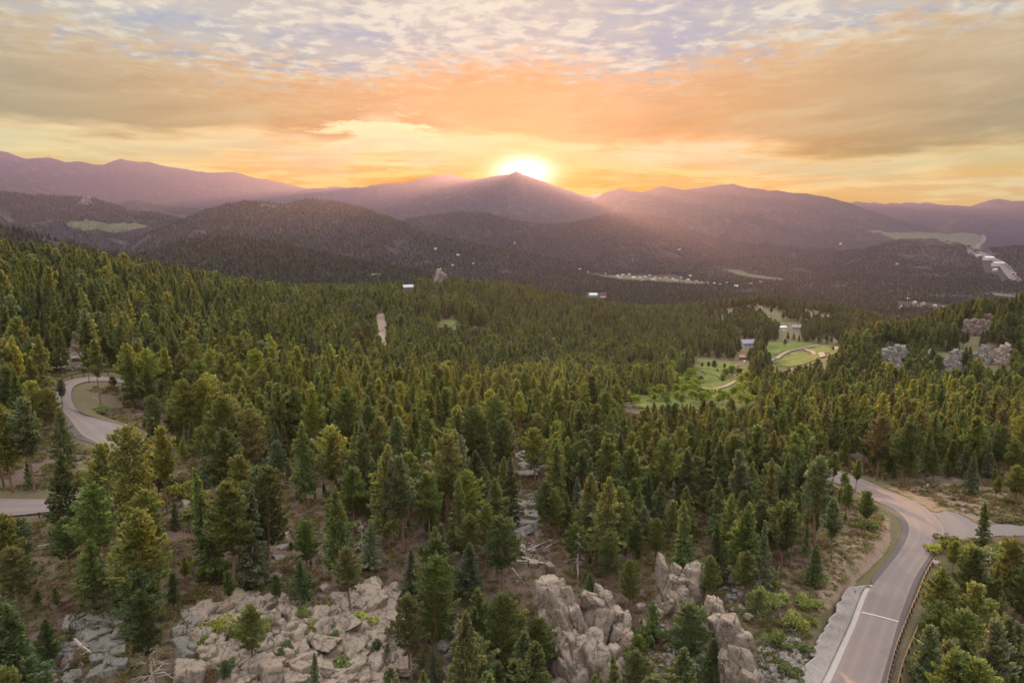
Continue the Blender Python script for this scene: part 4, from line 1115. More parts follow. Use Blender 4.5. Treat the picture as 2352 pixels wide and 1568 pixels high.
# saplings between the grown trees
x, y, z, r2 = scatter(62, 250, 4.2, seed=77)
ok, u, v = clear(x, y, z)
ok &= (fbm(x / 14, y / 14, 78, 3) > .52) & visible(x, y, z, 3) & (u > -60) & (u < WD + 60)
x, y, z, u, v = x[ok], y[ok], z[ok], u[ok], v[ok]
h = 1.6 + 3.6 * r2.random(len(x)) ** 1.6
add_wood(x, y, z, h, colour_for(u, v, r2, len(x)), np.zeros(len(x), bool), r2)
for (ra, rb, st, sd, base) in ((360, 620, 5.8, 5, 14.5), (620, 1150, 6.6, 6, 14.5)):
    x, y, z, r2 = scatter(ra, rb, st, seed=sd)
    ok, u, v = clear(x, y, z)
    knoll = inpoly(u, v, [(1600,690),(2150,690),(2150,790),(1760,785),(1690,830),(1590,830),(1540,740)])
    ok &= (fbm(x / 45, y / 45, 72, 3) > np.where(knoll, .40, .27)) & visible(x, y, z, 15)
    x, y, z, u, v = x[ok], y[ok], z[ok], u[ok], v[ok]
    h = base + 6.5 * r2.random(len(x)) - 3.6; h = np.where(r2.random(len(x)) < .15, h * .65, h)
    kp = unblocked(x, y, z, u, v, h, FARVIEW + VALLEY)
    x, y, z, u, v, h = x[kp], y[kp], z[kp], u[kp], v[kp], h[kp]
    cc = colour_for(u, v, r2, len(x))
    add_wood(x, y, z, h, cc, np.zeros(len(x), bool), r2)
print('wood instances', len(Wx))

hidden = bpy.data.collections.new('tree_sources')            # never linked to the scene: only the source shapes of the wood
for i, (lod, kind, me) in enumerate(INST):
    hidden.objects.link(bpy.data.objects.new('wood_source_%03d' % i, me))
def instanced(name, label, pos, scl, var, tnt, src, cat, rz=None):
    me = bpy.data.meshes.new(name); n = len(pos)
    me.vertices.add(n); me.vertices.foreach_set('co', np.asarray(pos, np.float32).ravel())
    a = me.attributes.new('scl', 'FLOAT_VECTOR', 'POINT'); a.data.foreach_set('vector', np.asarray(scl, np.float32).ravel())
    rot = np.zeros((n, 3), np.float32); rot[:, 2] = np.random.default_rng(5).uniform(0, 6.28, n); rot[:, :2] = np.random.default_rng(6).normal(0, .025, (n, 2))
    a = me.attributes.new('rot', 'FLOAT_VECTOR', 'POINT'); a.data.foreach_set('vector', rot.ravel())
    a = me.attributes.new('var', 'INT', 'POINT'); a.data.foreach_set('value', np.asarray(var, np.int32))
    a = me.attributes.new('tint', 'FLOAT_VECTOR', 'POINT'); a.data.foreach_set('vector', np.asarray(tnt, np.float32).ravel())
    o = link(name, me); tag(o, label, cat, kind='stuff')
    g = bpy.data.node_groups.new(name + '_scatter', 'GeometryNodeTree')
    g.interface.new_socket('Geometry', in_out='INPUT', socket_type='NodeSocketGeometry'); g.interface.new_socket('Geometry', in_out='OUTPUT', socket_type='NodeSocketGeometry')
    gi = g.nodes.new('NodeGroupInput'); go = g.nodes.new('NodeGroupOutput')
    ip = g.nodes.new('GeometryNodeInstanceOnPoints'); ci = g.nodes.new('GeometryNodeCollectionInfo')
    ci.inputs['Collection'].default_value = src; ci.inputs['Separate Children'].default_value = True; ci.inputs['Reset Children'].default_value = True
    def at(nm, ty):
        q = g.nodes.new('GeometryNodeInputNamedAttribute'); q.data_type = ty; q.inputs['Name'].default_value = nm; return q.outputs[0]
    g.links.new(gi.outputs[0], ip.inputs['Points']); g.links.new(ci.outputs[0], ip.inputs['Instance'])
    ip.inputs['Pick Instance'].default_value = True
    g.links.new(at('var', 'INT'), ip.inputs['Instance Index']); g.links.new(at('scl', 'FLOAT_VECTOR'), ip.inputs['Scale'])
    er = g.nodes.new('FunctionNodeEulerToRotation'); g.links.new(at('rot', 'FLOAT_VECTOR'), er.inputs[0]); g.links.new(er.outputs[0], ip.inputs['Rotation'])
    g.links.new(ip.outputs[0], go.inputs[0])
    md = o.modifiers.new('scatter', 'NODES'); md.node_group = g
    return o
Wh = np.array(Wh); sxy = Wh / 14 * rt.uniform(.78, 1.1, len(Wh)) * (14 / np.maximum(Wh, 9)) ** .2
instanced('conifer_wood', 'dense conifer wood covering the slopes of the valley', np.stack([Wx, Wy, Wz], 1), np.stack([sxy, sxy, Wh / 14], 1), Wv, Wc, hidden, 'wood')

# far wood: simple ragged cones in one mesh
def far_wood(name, ra, rb, st, seed, hm, tiers, sides, label, cover):
    x, y, z, r = scatter(ra, rb, st, seed=seed)
    ok, u, v = clear(x, y, z)
    for p, mt, _ in MEADOWS[8:]: ok &= ~inpoly(u, v, p)
    for p in FARCLEAR: ok &= ~inpoly(u, v, p)
    ok &= (fbm(x / cover, y / cover, 73, 4) > .27) & visible(x, y, z, 14, .003)
    ok &= r.random(len(x)) > .06 + .4 * (fbm(x / (cover * 3), y / (cover * 3), 75, 3) > .60)
    x, y, z = x[ok], y[ok], z[ok]; n = len(x)
    h = hm * r.uniform(.65, 1.25, n); w = h * r.uniform(.26, .38, n)
    V, Fc = [], []
    per = tiers * (sides + 1)
    base = (np.arange(n) * per)[:, None]
    for t in range(tiers):
        zb = z + h * (.10 + .62 * t / tiers) - (1.5 if t == 0 else 0); zt = z + h * (.55 + .45 * (t + 1) / tiers) if tiers > 1 else z + h
        wt = w * (1 - .55 * t / max(1, tiers))
        a0 = r.uniform(0, 6.28, n)
        for k in range(sides):
            a = a0 + 2 * math.pi * k / sides
            q = wt * r.uniform(.7, 1.3, n)
            V.append(np.stack([x + np.cos(a) * q, y + np.sin(a) * q, zb + r.uniform(-.06, .10, n) * h], 1))
        V.append(np.stack([x + r.normal(0, .05, n) * w, y + r.normal(0, .05, n) * w, zt], 1))
        o = t * (sides + 1)
        for k in range(sides): Fc.append(np.concatenate([base + o + k, base + o + (k + 1) % sides, base + o + sides], 1))
    V = np.stack(V, 1).reshape(-1, 3); Fc = np.stack(Fc, 1).reshape(-1, 3)
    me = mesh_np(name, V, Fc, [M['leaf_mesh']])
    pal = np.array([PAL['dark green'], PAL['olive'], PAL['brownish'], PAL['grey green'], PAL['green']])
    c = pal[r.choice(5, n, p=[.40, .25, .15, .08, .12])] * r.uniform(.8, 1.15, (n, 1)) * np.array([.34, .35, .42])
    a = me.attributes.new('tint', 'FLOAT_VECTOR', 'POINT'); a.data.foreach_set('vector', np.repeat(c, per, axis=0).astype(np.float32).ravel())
    print(name, n)
    return tag(link(name, me), label, 'wood', kind='stuff')
FARCLEAR = [[(1410,630),(1560,632),(1570,648),(1420,646)], [(2252,590),(2300,600),(2330,640),(2300,636),(2260,625)], [(2220,560),(2262,548),(2280,590),(2330,640),(2300,650),(2280,610)], [(2266,670),(2400,680),(2400,694),(2290,688)], [(2060,690),(2190,700),(2180,716),(2060,708)]]
far_wood('distant_wood', 1150, 2300, 7.6, 8, 12.0, 2, 5, 'distant conifer wood on the near hill slopes', 90)
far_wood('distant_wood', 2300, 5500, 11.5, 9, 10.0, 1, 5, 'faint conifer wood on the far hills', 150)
# ------------------------------------------------------------------ light and air
EXPO = 1.8; SKY_K = .285; OVER = (4.0, 3.8, 3.75); SUN_E = 5.0; SUN_C = (1.0, .50, .15)
HAZE = 6.2e-5; HAZE_COL = (.215, .20, .41, 1); HAZE_G = .65; AIR_L = (1.12, .68, .65); AIR_S = (2.40, 1.52, 1.22)
DENOISE = True
# ------------------------------------------------------------------ rock
def _ico(n):
    b = bmesh.new(); bmesh.ops.create_icosphere(b, subdivisions=n, radius=1)
    v = np.array([q.co[:] for q in b.verts]); f = np.array([[q.index for q in p.verts] for p in b.faces]); b.free()
    return v / np.linalg.norm(v, axis=1)[:, None], f
ICO = {3: _ico(3), 4: _ico(4), 5: _ico(5)}

def block_np(dims, r, sub=4, planes=9, crack=2, boxy=(.62, .86)):
    """one weathered joint block: flat faces, worn edges, joint cracks, surface relief"""
    d, f = ICO[sub]
    N = r.normal(size=(planes, 3)); N /= np.linalg.norm(N, axis=1)[:, None]
    if boxy[0] > .7: N[:, 2] *= .55; N /= np.linalg.norm(N, axis=1)[:, None]
    Q = np.array(Matrix.Rotation(r.uniform(0, 6.28), 3, 'Z') @ Matrix.Rotation(r.normal(0, .2), 3, 'X'))
    N = np.vstack([N, Q, -Q])
    off = np.r_[r.uniform(.82, 1.15, planes), r.uniform(boxy[0], boxy[1], 6)]
    q = np.maximum(d @ N.T, 1e-3) / off[None]
    rad = 1 / (q ** 34).sum(1) ** (1 / 34)
    p = d * rad[:, None]
    s = r.uniform(0, 50)
    n = fbm(p[:, 0] * 2.6 + s, p[:, 1] * 2.6 + p[:, 2] * 2.3 + s, 7, 4, .6) - .5
    n2 = ridged(p[:, 0] * 1.5 + p[:, 2] * 1.1 + s, p[:, 1] * 1.5 - p[:, 2] * .9, 9, 3)
    k = 1 + n * .13 - np.clip(n2 - .70, 0, 1) * .35
    for _ in range(crack):
        m = r.normal(size=3) * np.array([1, 1, .45]); m /= np.linalg.norm(m)
        t = p @ m - r.uniform(-.35, .35) + (fbm(p[:, 0] * 3 + s, p[:, 1] * 3 + p[:, 2] * 3, 5, 2) - .5) * .22
        k -= .15 * np.exp(-(t / .035) ** 2) - .06 * np.sign(t) * r.uniform(0, 1)
    return p * k[:, None] * np.asarray(dims)[None], f

def rotm(r, tilt=.25):
    return np.array(Matrix.Rotation(r.uniform(0, 6.28), 3, 'Z') @ Matrix.Rotation(r.normal(0, tilt), 3, 'X') @ Matrix.Rotation(r.normal(0, tilt), 3, 'Y'))

def join(parts):
    V, Fc, o = [], [], 0
    for v, f in parts: V.append(v); Fc.append(f + o); o += len(v)
    return np.vstack(V), np.vstack(Fc)

def poisson(poly, n, rmin, r):
    p = np.array(poly); out = []
    for _ in range(n * 60):
        q = r.uniform(p.min(0), p.max(0))
        if not inpoly(q[:1], q[1:], poly)[0]: continue
        if all((q[0] - a) ** 2 + ((q[1] - b) * 1.25) ** 2 > rmin * rmin for a, b in out): out.append(tuple(q))
        if len(out) >= n: break
    return out

def outcrop(name, label, poly, rmin, size, seed, cat='rock outcrop', tall=None, mat='rock', n=90, flat=.62, sub=4, group=None, yaw=None, tmax=2000, small=0, tops=()):
    """a mass of jointed bedrock: blocks wedged together. tall = share of the outline's height it stands up from its foot"""
    r = np.random.default_rng(seed)
    pts = poisson(poly, n, rmin, r)
    vb = max(q[1] for q in poly); parts = []; c0 = None
    pts = pts + [(a_, b_) for a_, b_, _ in tops]
    for (u, v) in sorted(pts, key=lambda q: -q[1]):
        if tall is None:
            p = hit(u, v, 40, tmax)
        else:
            # foot of the cliff in this column of the picture
            vf = max([q[1] for q in pts if abs(q[0] - u) < rmin * 1.6] + [v])
            foot = hit(u, min(vf + rmin * .4, vb), 40, tmax)
            if foot is None: continue
            t = foot.y * CP - foot.z * SP
            t = t + (vf - v) / FL * t * (1 - tall)
            a, b, c = (float(w) for w in pdir(u, v)); p = Vector((a * t, b * t, c * t))
        if p is None: continue
        dep = p.y * CP - p.z * SP
        s = dep / FL * rmin * r.uniform(size[0], size[1])
        for a_, b_, k_ in tops:
            if (u, v) == (a_, b_): s = dep / FL * rmin * k_
        if tall is None:
            dims = np.array([s * r.uniform(.9, 1.5), s * r.uniform(.8, 1.2), s * flat * r.uniform(.8, 1.25)])
            m = rotm(r, .16); pos = np.array(p) + np.array([0, 0, -dims[2] * .25])
        else:
            dims = np.array([s * r.uniform(.75, 1.15), s * r.uniform(.9, 1.3), s * r.uniform(1.3, 2.5)])
            m = rotm(r, .14) if yaw is None else np.array(Matrix.Rotation(yaw + r.normal(0, .05), 3, 'Y') @ Matrix.Rotation(r.normal(0, .3), 3, 'Z'))
            pos = np.array(p) + np.array([0, dims[1] * .3, -dims[2] * .1])
        v_, f_ = block_np(dims, r, sub) if tall is None else block_np(dims, r, sub, 12, 4, (.80, 1.02) if name != 'cliff' else (.70, .95))
        parts.append((v_ @ m.T + pos, f_))
        if tall is not None:                       # backing mass under and behind so that nothing hangs in the air
            g = gz(np.array([pos[0]]), np.array([pos[1] + dims[1]]))[0]
            hz = pos[2] - g
            if hz > dims[2] * .8:
                v_, f_ = block_np(np.array([dims[0] * 1.05, dims[1] * 1.3, hz * .75]), r, 3)
                parts.append((v_ + np.array([pos[0], pos[1] + dims[1] * .9, g + hz * .35]), f_))
    if tall is None and small:                    # rubble and thin flakes caught in the joints
        for (u, v) in poisson(poly, small, rmin * .42, r):
            p = hit(u, v, 40, tmax)
            if p is None: continue
            s = (p.y * CP - p.z * SP) / FL * rmin * r.uniform(.22, .5)
            v_, f_ = block_np(np.array([s * r.uniform(.9, 1.6), s, s * r.uniform(.8, 1.4)]), r, 3, 8, 1)
            parts.append((v_ @ rotm(r, .4).T + np.array(p) + np.array([0, 0, s * .3]), f_))
    if not parts: return None
    V, Fc = join(parts); c0 = V.mean(0); c0[2] = V[:, 2].min()
    o = link(name, mesh_np(name, V - c0, Fc, [M[mat]], True), loc=c0)
    return tag(o, label, cat, group)

outcrop('rock_outcrop', 'broad pale granite slab split by a net of deep joints', [(440,1425),(520,1375),(640,1378),(735,1400),(770,1420),(800,1470),(800,1600),(560,1610),(470,1520)], 38, (.72, 1.1), 1, n=56, flat=.5, sub=5, small=110)
outcrop('rock_outcrop', 'tilted pale granite slabs beside the broad slab, higher end under pines', [(730,1405),(850,1345),(915,1360),(905,1440),(900,1520),(880,1620),(780,1620),(760,1500)], 46, (.8, 1.2), 2, n=30, flat=.40, sub=5, small=70)
outcrop('rock_outcrop', 'small bedrock hump at the upper edge of the broad slab', [(528,1370),(575,1362),(635,1368),(640,1392),(560,1398)], 26, (.8, 1.2), 3, n=10)
outcrop('rock_outcrop', 'steep jointed granite rib with a stepped crest above the gully', [(1250,1355),(1282,1350),(1318,1415),(1330,1480),(1335,1600),(1295,1610),(1290,1480),(1255,1410)], 34, (.75, 1.05), 4, tall=.62, n=22, yaw=-.25, sub=5)
outcrop('rock_outcrop', 'rounded granite crag across the gully from the steep jointed rib', [(1362,1402),(1390,1392),(1422,1410),(1440,1455),(1428,1500),(1385,1480),(1362,1440)], 30, (.75, 1.05), 5, tall=.6, n=13, sub=5)
outcrop('rock_outcrop', 'low grey rock wall at the foot of the gully crag', [(1280,1490),(1350,1500),(1420,1520),(1450,1600),(1290,1610)], 34, (.6, 1.0), 6, tall=.55, n=13)
outcrop('rock_outcrop', 'twin topped tan rock spire standing above the pines', [(1520,1345),(1555,1342),(1562,1360),(1574,1395),(1556,1412),(1535,1395),(1520,1370)], 24, (.75, 1.0), 7, tall=.85, n=11, tops=[(1523, 1318, .66), (1552, 1312, .58)], sub=5)
outcrop('rock_outcrop', 'brown rock pillar leaning against the twin spire', [(1580,1330),(1600,1330),(1602,1380),(1588,1400)], 17, (.9, 1.2), 8, tall=.8, n=6)
outcrop('rock_outcrop', 'narrow tan rock fin falling steeply toward the frame bottom', [(1640,1412),(1655,1405),(1665,1440),(1692,1465),(1718,1525),(1740,1600),(1705,1610),(1668,1490),(1648,1450)], 24, (.8, 1.15), 9, tall=.72, n=20, yaw=-.25, sub=5)
outcrop('rock_outcrop', 'flat grey lichen covered outcrop near the bleached leaning log', [(175,1430),(230,1415),(270,1405),(295,1420),(285,1465),(220,1480)], 36, (.8, 1.1), 10, n=10, flat=.35, mat='greyrock')
outcrop('rock_outcrop', 'stacked knobbly grey boulders below the flat outcrop', [(212,1500),(240,1480),(278,1485),(280,1540),(220,1555)], 24, (.75, 1.05), 11, n=12, flat=.9, mat='greyrock')
outcrop('rock_outcrop', 'grey rock knob in the middle of the wood', [(1195,1060),(1215,1047),(1242,1055),(1245,1085),(1200,1095)], 22, (.8, 1.2), 12, n=8, flat=.8, mat='greyrock')
outcrop('rock_outcrop', 'grey talus ledges running down below the rock knob', [(1190,1160),(1222,1140),(1226,1190),(1208,1225),(1190,1220)], 21, (.85, 1.2), 13, n=9, flat=.5, mat='greyrock')
outcrop('rock_outcrop', 'mossy ledges in the open wood above the slab', [(545,1320),(610,1300),(650,1250),(665,1255),(645,1310),(560,1335)], 28, (.5, .85), 14, n=9, flat=.4, mat='greyrock')
outcrop('rock_outcrop', 'buttress of grey rock at the downhill end of the slab', [(405,1440),(440,1400),(452,1440),(450,1500),(415,1510)], 28, (.7, 1.0), 19, n=7, flat=1.0, mat='greyrock')
outcrop('rock_outcrop', 'grey blocks between dark pines beyond the tilted slabs', [(985,1420),(1050,1400),(1060,1450),(1040,1510),(1000,1500)], 26, (.55, .9), 20, n=10, flat=.8, mat='greyrock')
outcrop('rock_outcrop', 'blocky rock base at the frame bottom between pines', [(1020,1540),(1080,1530),(1090,1600),(1010,1600)], 26, (.6, 1.0), 21, n=6)
# hillside cliffs on the wooded hill
outcrop('cliff', 'broad grey cliff on the end of the wooded hill', [(2022,852),(2035,812),(2060,800),(2085,800),(2082,830),(2062,862),(2030,870)], 9, (.7, 1.0), 22, 'cliff', tall=.75, n=34, sub=4, mat='greyrock')
outcrop('cliff', 'grey cliff lowest on the wooded hill', [(2150,858),(2165,838),(2195,806),(2212,812),(2210,850),(2190,866),(2160,868)], 8, (.65, .95), 23, 'cliff', tall=.75, n=34, sub=4, mat='greyrock')
outcrop('cliff', 'small grey crag between the two larger hill cliffs', [(2118,815),(2140,810),(2145,835),(2125,842)], 7, (.7, 1.0), 24, 'cliff', tall=.75, n=12, sub=4, mat='greyrock')
outcrop('cliff', 'ragged crag upper side of the wooded hill, next beyond the lowest grey cliff', [(2236,830),(2245,805),(2265,803),(2275,820),(2262,838)], 7, (.7, 1.05), 25, 'cliff', tall=.78, n=18, sub=4, mat='greyrock')
outcrop('cliff', 'upright pale tower of rock beyond the ragged hill crag', [(2288,838),(2290,805),(2308,797),(2322,806),(2312,838)], 7, (.75, 1.1), 26, 'cliff', tall=.8, n=20, sub=4)
outcrop('cliff', 'brownish rock face near the top of the wooded hill', [(2202,770),(2210,745),(2250,735),(2278,745),(2280,765),(2240,772)], 8, (.7, 1.0), 27, 'cliff', tall=.7, mat='redrock', n=40, sub=4)
outcrop('cliff', 'narrow brown ledge above the brownish rock face', [(2235,735),(2262,726),(2285,732),(2270,742)], 8, (.7, 1.0), 28, 'cliff', tall=.7, mat='redrock', n=10, sub=3)
outcrop('cliff', 'sliver of pale cliff cut by the frame edge', [(2344,775),(2362,750),(2372,760),(2362,790)], 8, (.8, 1.2), 29, 'cliff', tall=.75, n=8, sub=3)
outcrop('rock_outcrop', 'tall pale rock tower on the wooded ridge crest', [(1000,650),(1003,626),(1014,621),(1022,632),(1022,652)], 5, (.7, 1.0), 30, tall=.9, n=16, sub=3)
outcrop('rock_outcrop', 'rocky summit cap on the dark distant hill', [(182,468),(190,456),(200,457),(208,464),(200,470)], 5, (.5, .8), 31, tall=.8, n=10, sub=3, tmax=9000, mat='greyrock')

def boulder(u, v, w_px, label, seed, mat='rock', flat=.75, group=None, name='boulder'):
    p = hit(u, v, 40, 2500); r = np.random.default_rng(seed)
    s = (p.y * CP - p.z * SP) / FL * w_px / 2
    V, Fc = block_np(np.array([s, s * r.uniform(.7, 1), s * flat]), r, 4, 11)
    V = V @ rotm(r, .2).T
    o = link(name, mesh_np(name, V, Fc, [M[mat]], True), loc=(p.x, p.y, p.z + s * flat * .35))
    return tag(o, label, 'boulder', group)
BL = [(432,1560,96,'large smooth pale boulder cut by the frame bottom',.8),(620,1556,80,'pale boulder at the frame bottom under the broad slab',.8),(590,1545,46,'smaller boulder leaning on the slab foot',1.0),(690,1548,54,'rounded block at the foot of the broad slab',.9),
 (630,1330,44,'mossy boulder on the open ledge',.6),(588,1320,50,'low grey boulder on the wooded ledge',.5),(655,1240,40,'pale boulder topping the mossy ledge',.8),(747,1355,26,'dark boulder tucked under the pines above the slab',.9),(743,1378,30,'pink tinged boulder just above the slab',.7),
 (1262,1308,26,'round boulder beside the steep jointed rib',1.0),(1380,1440,44,'egg shaped boulder perched in the gully',1.2),(1510,1410,50,'grey boulder under the twin spire',.7),(1470,1400,30,'small grey boulder by the gully pines',.8),(1478,1440,36,'angular boulder below the gully crag',.7),
 (1560,1500,34,'grey boulder at the foot of the twin spire pines',.7),(1440,1560,40,'boulder at the frame bottom under the gully',.8),(1560,1568,44,'boulder at the frame bottom near the tan fin',.8),(1720,1420,24,'pale block above the tan rock fin',.8),(1700,1400,22,'block wedged uphill of the tan rock fin',.9),
 (1935,1258,16,'small pale boulder on the tan eroded bank',.8),(2150,1298,26,'brown boulder at the guard rail end',.7),(1790,1390,26,'flat boulder in the brush above the scree',.5),(100,1560,36,'pale rubble block at the lower frame corner',.7),(150,1530,28,'pinkish block above the lower corner rubble',.7),
 (180,1322,22,'pinkish rock on a heap beneath the pine',.8),(200,1318,20,'rounded pink rock on the heap edge',.9),(190,1335,24,'pale rock at the heap foot',.6),(100,1258,28,'flat pale rock under the lower hairpin',.5),(65,1275,20,'rust coloured rock under the lower hairpin',.7),
 (470,1165,34,'flat pale rock near the round juniper',.35),(430,1160,30,'grey slab rock behind the round juniper',.35),(1190,1265,40,'grey boulder among crossed logs',.8),(1225,1300,30,'pale boulder downhill of the crossed logs',.8),(1700,1340,18,'grey rock in the reddish bank brush',.6)]
for i, (u, v, w, lb, fl) in enumerate(BL): boulder(u, v, w, lb, 300 + i, 'redrock' if 'pink' in lb or 'rust' in lb else 'rock', fl)
hb = np.random.default_rng(77)
for i, (u, v) in enumerate([(40,795),(52,803),(70,812),(88,820),(98,828),(112,826),(125,833),(140,838),(152,834),(165,840),(178,845),(190,838),(62,826),(80,834),(105,842),(130,846),(45,785),(150,848),(75,800),(170,829)]):
    boulder(u, v, hb.uniform(16, 34), 'pale angular block in the scree above the upper hairpin bend', 400 + i, 'rock', hb.uniform(.4, .7), 'scree blocks above the upper hairpin')

# loose scree and litter: uncountable
def chips(name, label, polys, n, smin, smax, seed, mat, cat='scree', tmax=600):
    r = np.random.default_rng(seed); parts = []
    d, f = _ico(1)
    for poly, share in polys:
        p = np.array(poly)
        k = 0
        while k < n * share:
            q = r.uniform(p.min(0), p.max(0)); k += 1
            if not inpoly(q[:1], q[1:], poly)[0]: continue
            h = hit(q[0], q[1], 40, tmax)
            if h is None: continue
            s = smin * (smax / smin) ** (r.random() ** 2.2)
            v = d * (1 + r.uniform(-.3, .25, len(d)))[:, None] * np.array([s, s * r.uniform(.6, 1), s * r.uniform(.45, .8)])
            parts.append((v @ rotm(r, .4).T + np.array(h) + np.array([0, 0, s * .2]), f))
    V, Fc = join(parts)
    return tag(link(name, mesh_np(name, V, Fc, [M[mat]])), label, cat, kind='stuff')
chips('scree', 'loose stony scree on the slopes and below the outcrops', [([(1745,1470),(1830,1440),(1860,1500),(1820,1610),(1740,1610)], .30), ([(1470,1420),(1620,1440),(1640,1600),(1450,1600)], .2), ([(20,785),(200,800),(200,855),(60,845)], .16),
  ([(80,1500),(170,1460),(200,1600),(60,1600)], .12), ([(1185,1130),(1235,1120),(1240,1300),(1180,1300)], .07), ([(1640,1300),(1800,1300),(1800,1420),(1660,1420)], .10)], 3600, .10, .8, 55, 'greyrock')

# ------------------------------------------------------------------ logs and dead trees
def log(u0, v0, u1, v1, w, label, seed):
    a, b = hit(u0, v0), hit(u1, v1); r = np.random.default_rng(seed)
    base = a.lerp(b, .5)
    t = thing('fallen_log', label, 'fallen log', base)
    P = []
    for s in np.linspace(0, 1, 6):
        p = a.lerp(b, s); g = float(gz(np.array([p.x]), np.array([p.y]))[0]); P.append(Vector((p.x, p.y, max(p.z, g) + w * 1.1)) - base)
    bm = bmesh.new(); tube(bm, P, [w * (1 - .5 * s) for s in np.linspace(0, 1, 6)], 7)
    bm_obj('trunk', bm, M['deadwood'], t, True)
    ax = (P[-1] - P[0]).normalized(); n = ax.cross(Vector((0, 0, 1))).normalized()
    for k in range(int(r.integers(3, 7))):
        s = r.uniform(.35, .95); p = P[0].lerp(P[-1], s)
        bm = bmesh.new(); e = p + n * r.choice([-1, 1]) * r.uniform(.5, 1.5) + ax * r.uniform(.2, .8) + Vector((0, 0, r.uniform(.2, .9)))
        tube(bm, [p, p.lerp(e, .5) + Vector((0, 0, .1)), e], [w * .3, w * .2, .012], 5)
        bm_obj('branch', bm, M['deadwood'], t, True)
LOGS = [(160,1462,214,1507,.20,'bleached leaning log beside the flat grey outcrop'),(168,1472,208,1506,.09,'thin pole lying along the bleached leaning log'),(1198,1282,1262,1300,.20,'long pale log lowest of the crossed fallen logs'),(1187,1290,1232,1291,.14,'short log ending at the long pale crossed log'),
 (1212,1265,1262,1243,.16,'pale log rising from the crossed fallen logs'),(1255,1258,1275,1246,.10,'short stick above the crossed fallen logs'),(1205,1175,1222,1140,.12,'pinkish dead pole leaning on the talus ledges'),(1176,1305,1205,1342,.10,'thin dark log above the jointed rib'),
 (645,1398,700,1413,.11,'grey log lying along the top of the broad slab'),(640,1396,672,1400,.09,'short grey log on the slab edge'),(655,1402,712,1408,.07,'thin stick across the slab top log'),(480,1447,500,1425,.11,'pale stick wedged in the slab crack'),
 (1328,1600,1375,1535,.16,'slanting pale log in the gully bottom'),(1460,1535,1500,1530,.11,'curved log above the frame bottom boulders'),(1665,1400,1610,1392,.09,'dead limb poking past the tan rock fin'),(1745,1425,1760,1380,.08,'grey pole leaning in brush above the scree'),
 (1790,1408,1800,1440,.09,'dark pole lying in brush near the scree'),(1370,1218,1400,1205,.10,'grey log among dark pines above the spire'),(1405,1190,1420,1215,.09,'thin grey log crossing dark pines'),(2090,1125,2115,1128,.14,'pale short log on the dirt verge'),(1350,1240,1380,1228,.09,'grey log uphill of the bleached snag'),(1295,1190,1308,1170,.08,'leaning grey stick near the rock talus')]
for i, (a, b, c, d, w, lb) in enumerate(LOGS): log(a, b, c, d, w, lb, 500 + i)

def snag(u, vb, vt, label, seed, spread=1.6, nb=26, r0=.14):
    p = hit(u, vb); r = np.random.default_rng(seed)
    d = p.y * CP - p.z * SP; h = (vb - vt) / FL * d * 1.12
    t = thing('dead_tree', label, 'dead tree', p)
    P = [Vector((0, 0, -.5))] + [Vector((r.normal(0, .05) * h * .15, r.normal(0, .05) * h * .15, h * s)) for s in (.15, .35, .6, .8, 1)]
    bm = bmesh.new(); tube(bm, P, [r0 * 1.2, r0, r0 * .85, r0 * .55, r0 * .35, .02], 7)
    bm_obj('trunk', bm, M['deadwood'], t, True)
    for k in range(nb):
        s = r.uniform(.25, .95); z = h * s; a = r.uniform(0, 6.28); L = spread * (1.15 - s) * r.uniform(.5, 1.1) + .25
        c = Vector((np.interp(z, [q.z for q in P], [q.x for q in P]), np.interp(z, [q.z for q in P], [q.y for q in P]), z))
        o = Vector((math.cos(a), math.sin(a), 0))
        e1 = c + o * L * .55 + Vector((0, 0, r.uniform(-.05, .25) * L)); e2 = c + o * L + Vector((r.normal(0, .12), r.normal(0, .12), -L * r.uniform(0, .45)))
        bm = bmesh.new(); tube(bm, [c, e1, e2], [r0 * .36, r0 * .24, .012], 5)
        for q in range(2):
            m = e1.lerp(e2, r.uniform(.1, .7)); tube(bm, [m, m + o * L * .25 + Vector((r.normal(0, .25), r.normal(0, .25), r.normal(0, .2)))], [r0 * .13, .008], 4)
        bm_obj('branch', bm, M['deadwood'], t, True)
snag(352, 1585, 1490, 'bare pale tree with drooping limbs at the frame bottom', 601, 3.0, 26, .15)
snag(1327, 1330, 1225, 'bleached standing snag with short limbs above the rib', 602, 1.5, 34, .17)
snag(1340, 1225, 1128, 'grey dead spruce among living trees in the wood', 603, 2.6, 40, .11)
snag(833, 1300, 1205, 'grey dead tree behind the brownish pine', 604, 1.8, 34, .10)
snag(1428, 1215, 1150, 'slim dead trunk leaning in the dark wood', 605, .8, 12, .12)
snag(518, 1060, 970, 'dead forked top rising from the bench pines', 606, 2.4, 18, .11)
snag(945, 1562, 1470, 'hooked pale dead stem beside the frame bottom pine', 607, 1.4, 20, .10)
snag(1545, 1200, 1105, 'thin grey dead stem in the dark firs', 608, .9, 18, .08)
snag(352, 1200, 1130, 'short dead stem by the hairpin turn', 609, .9, 14, .08)
snag(745, 1330, 1265, 'small dead stem behind the slab pines', 610, .9, 14, .07)

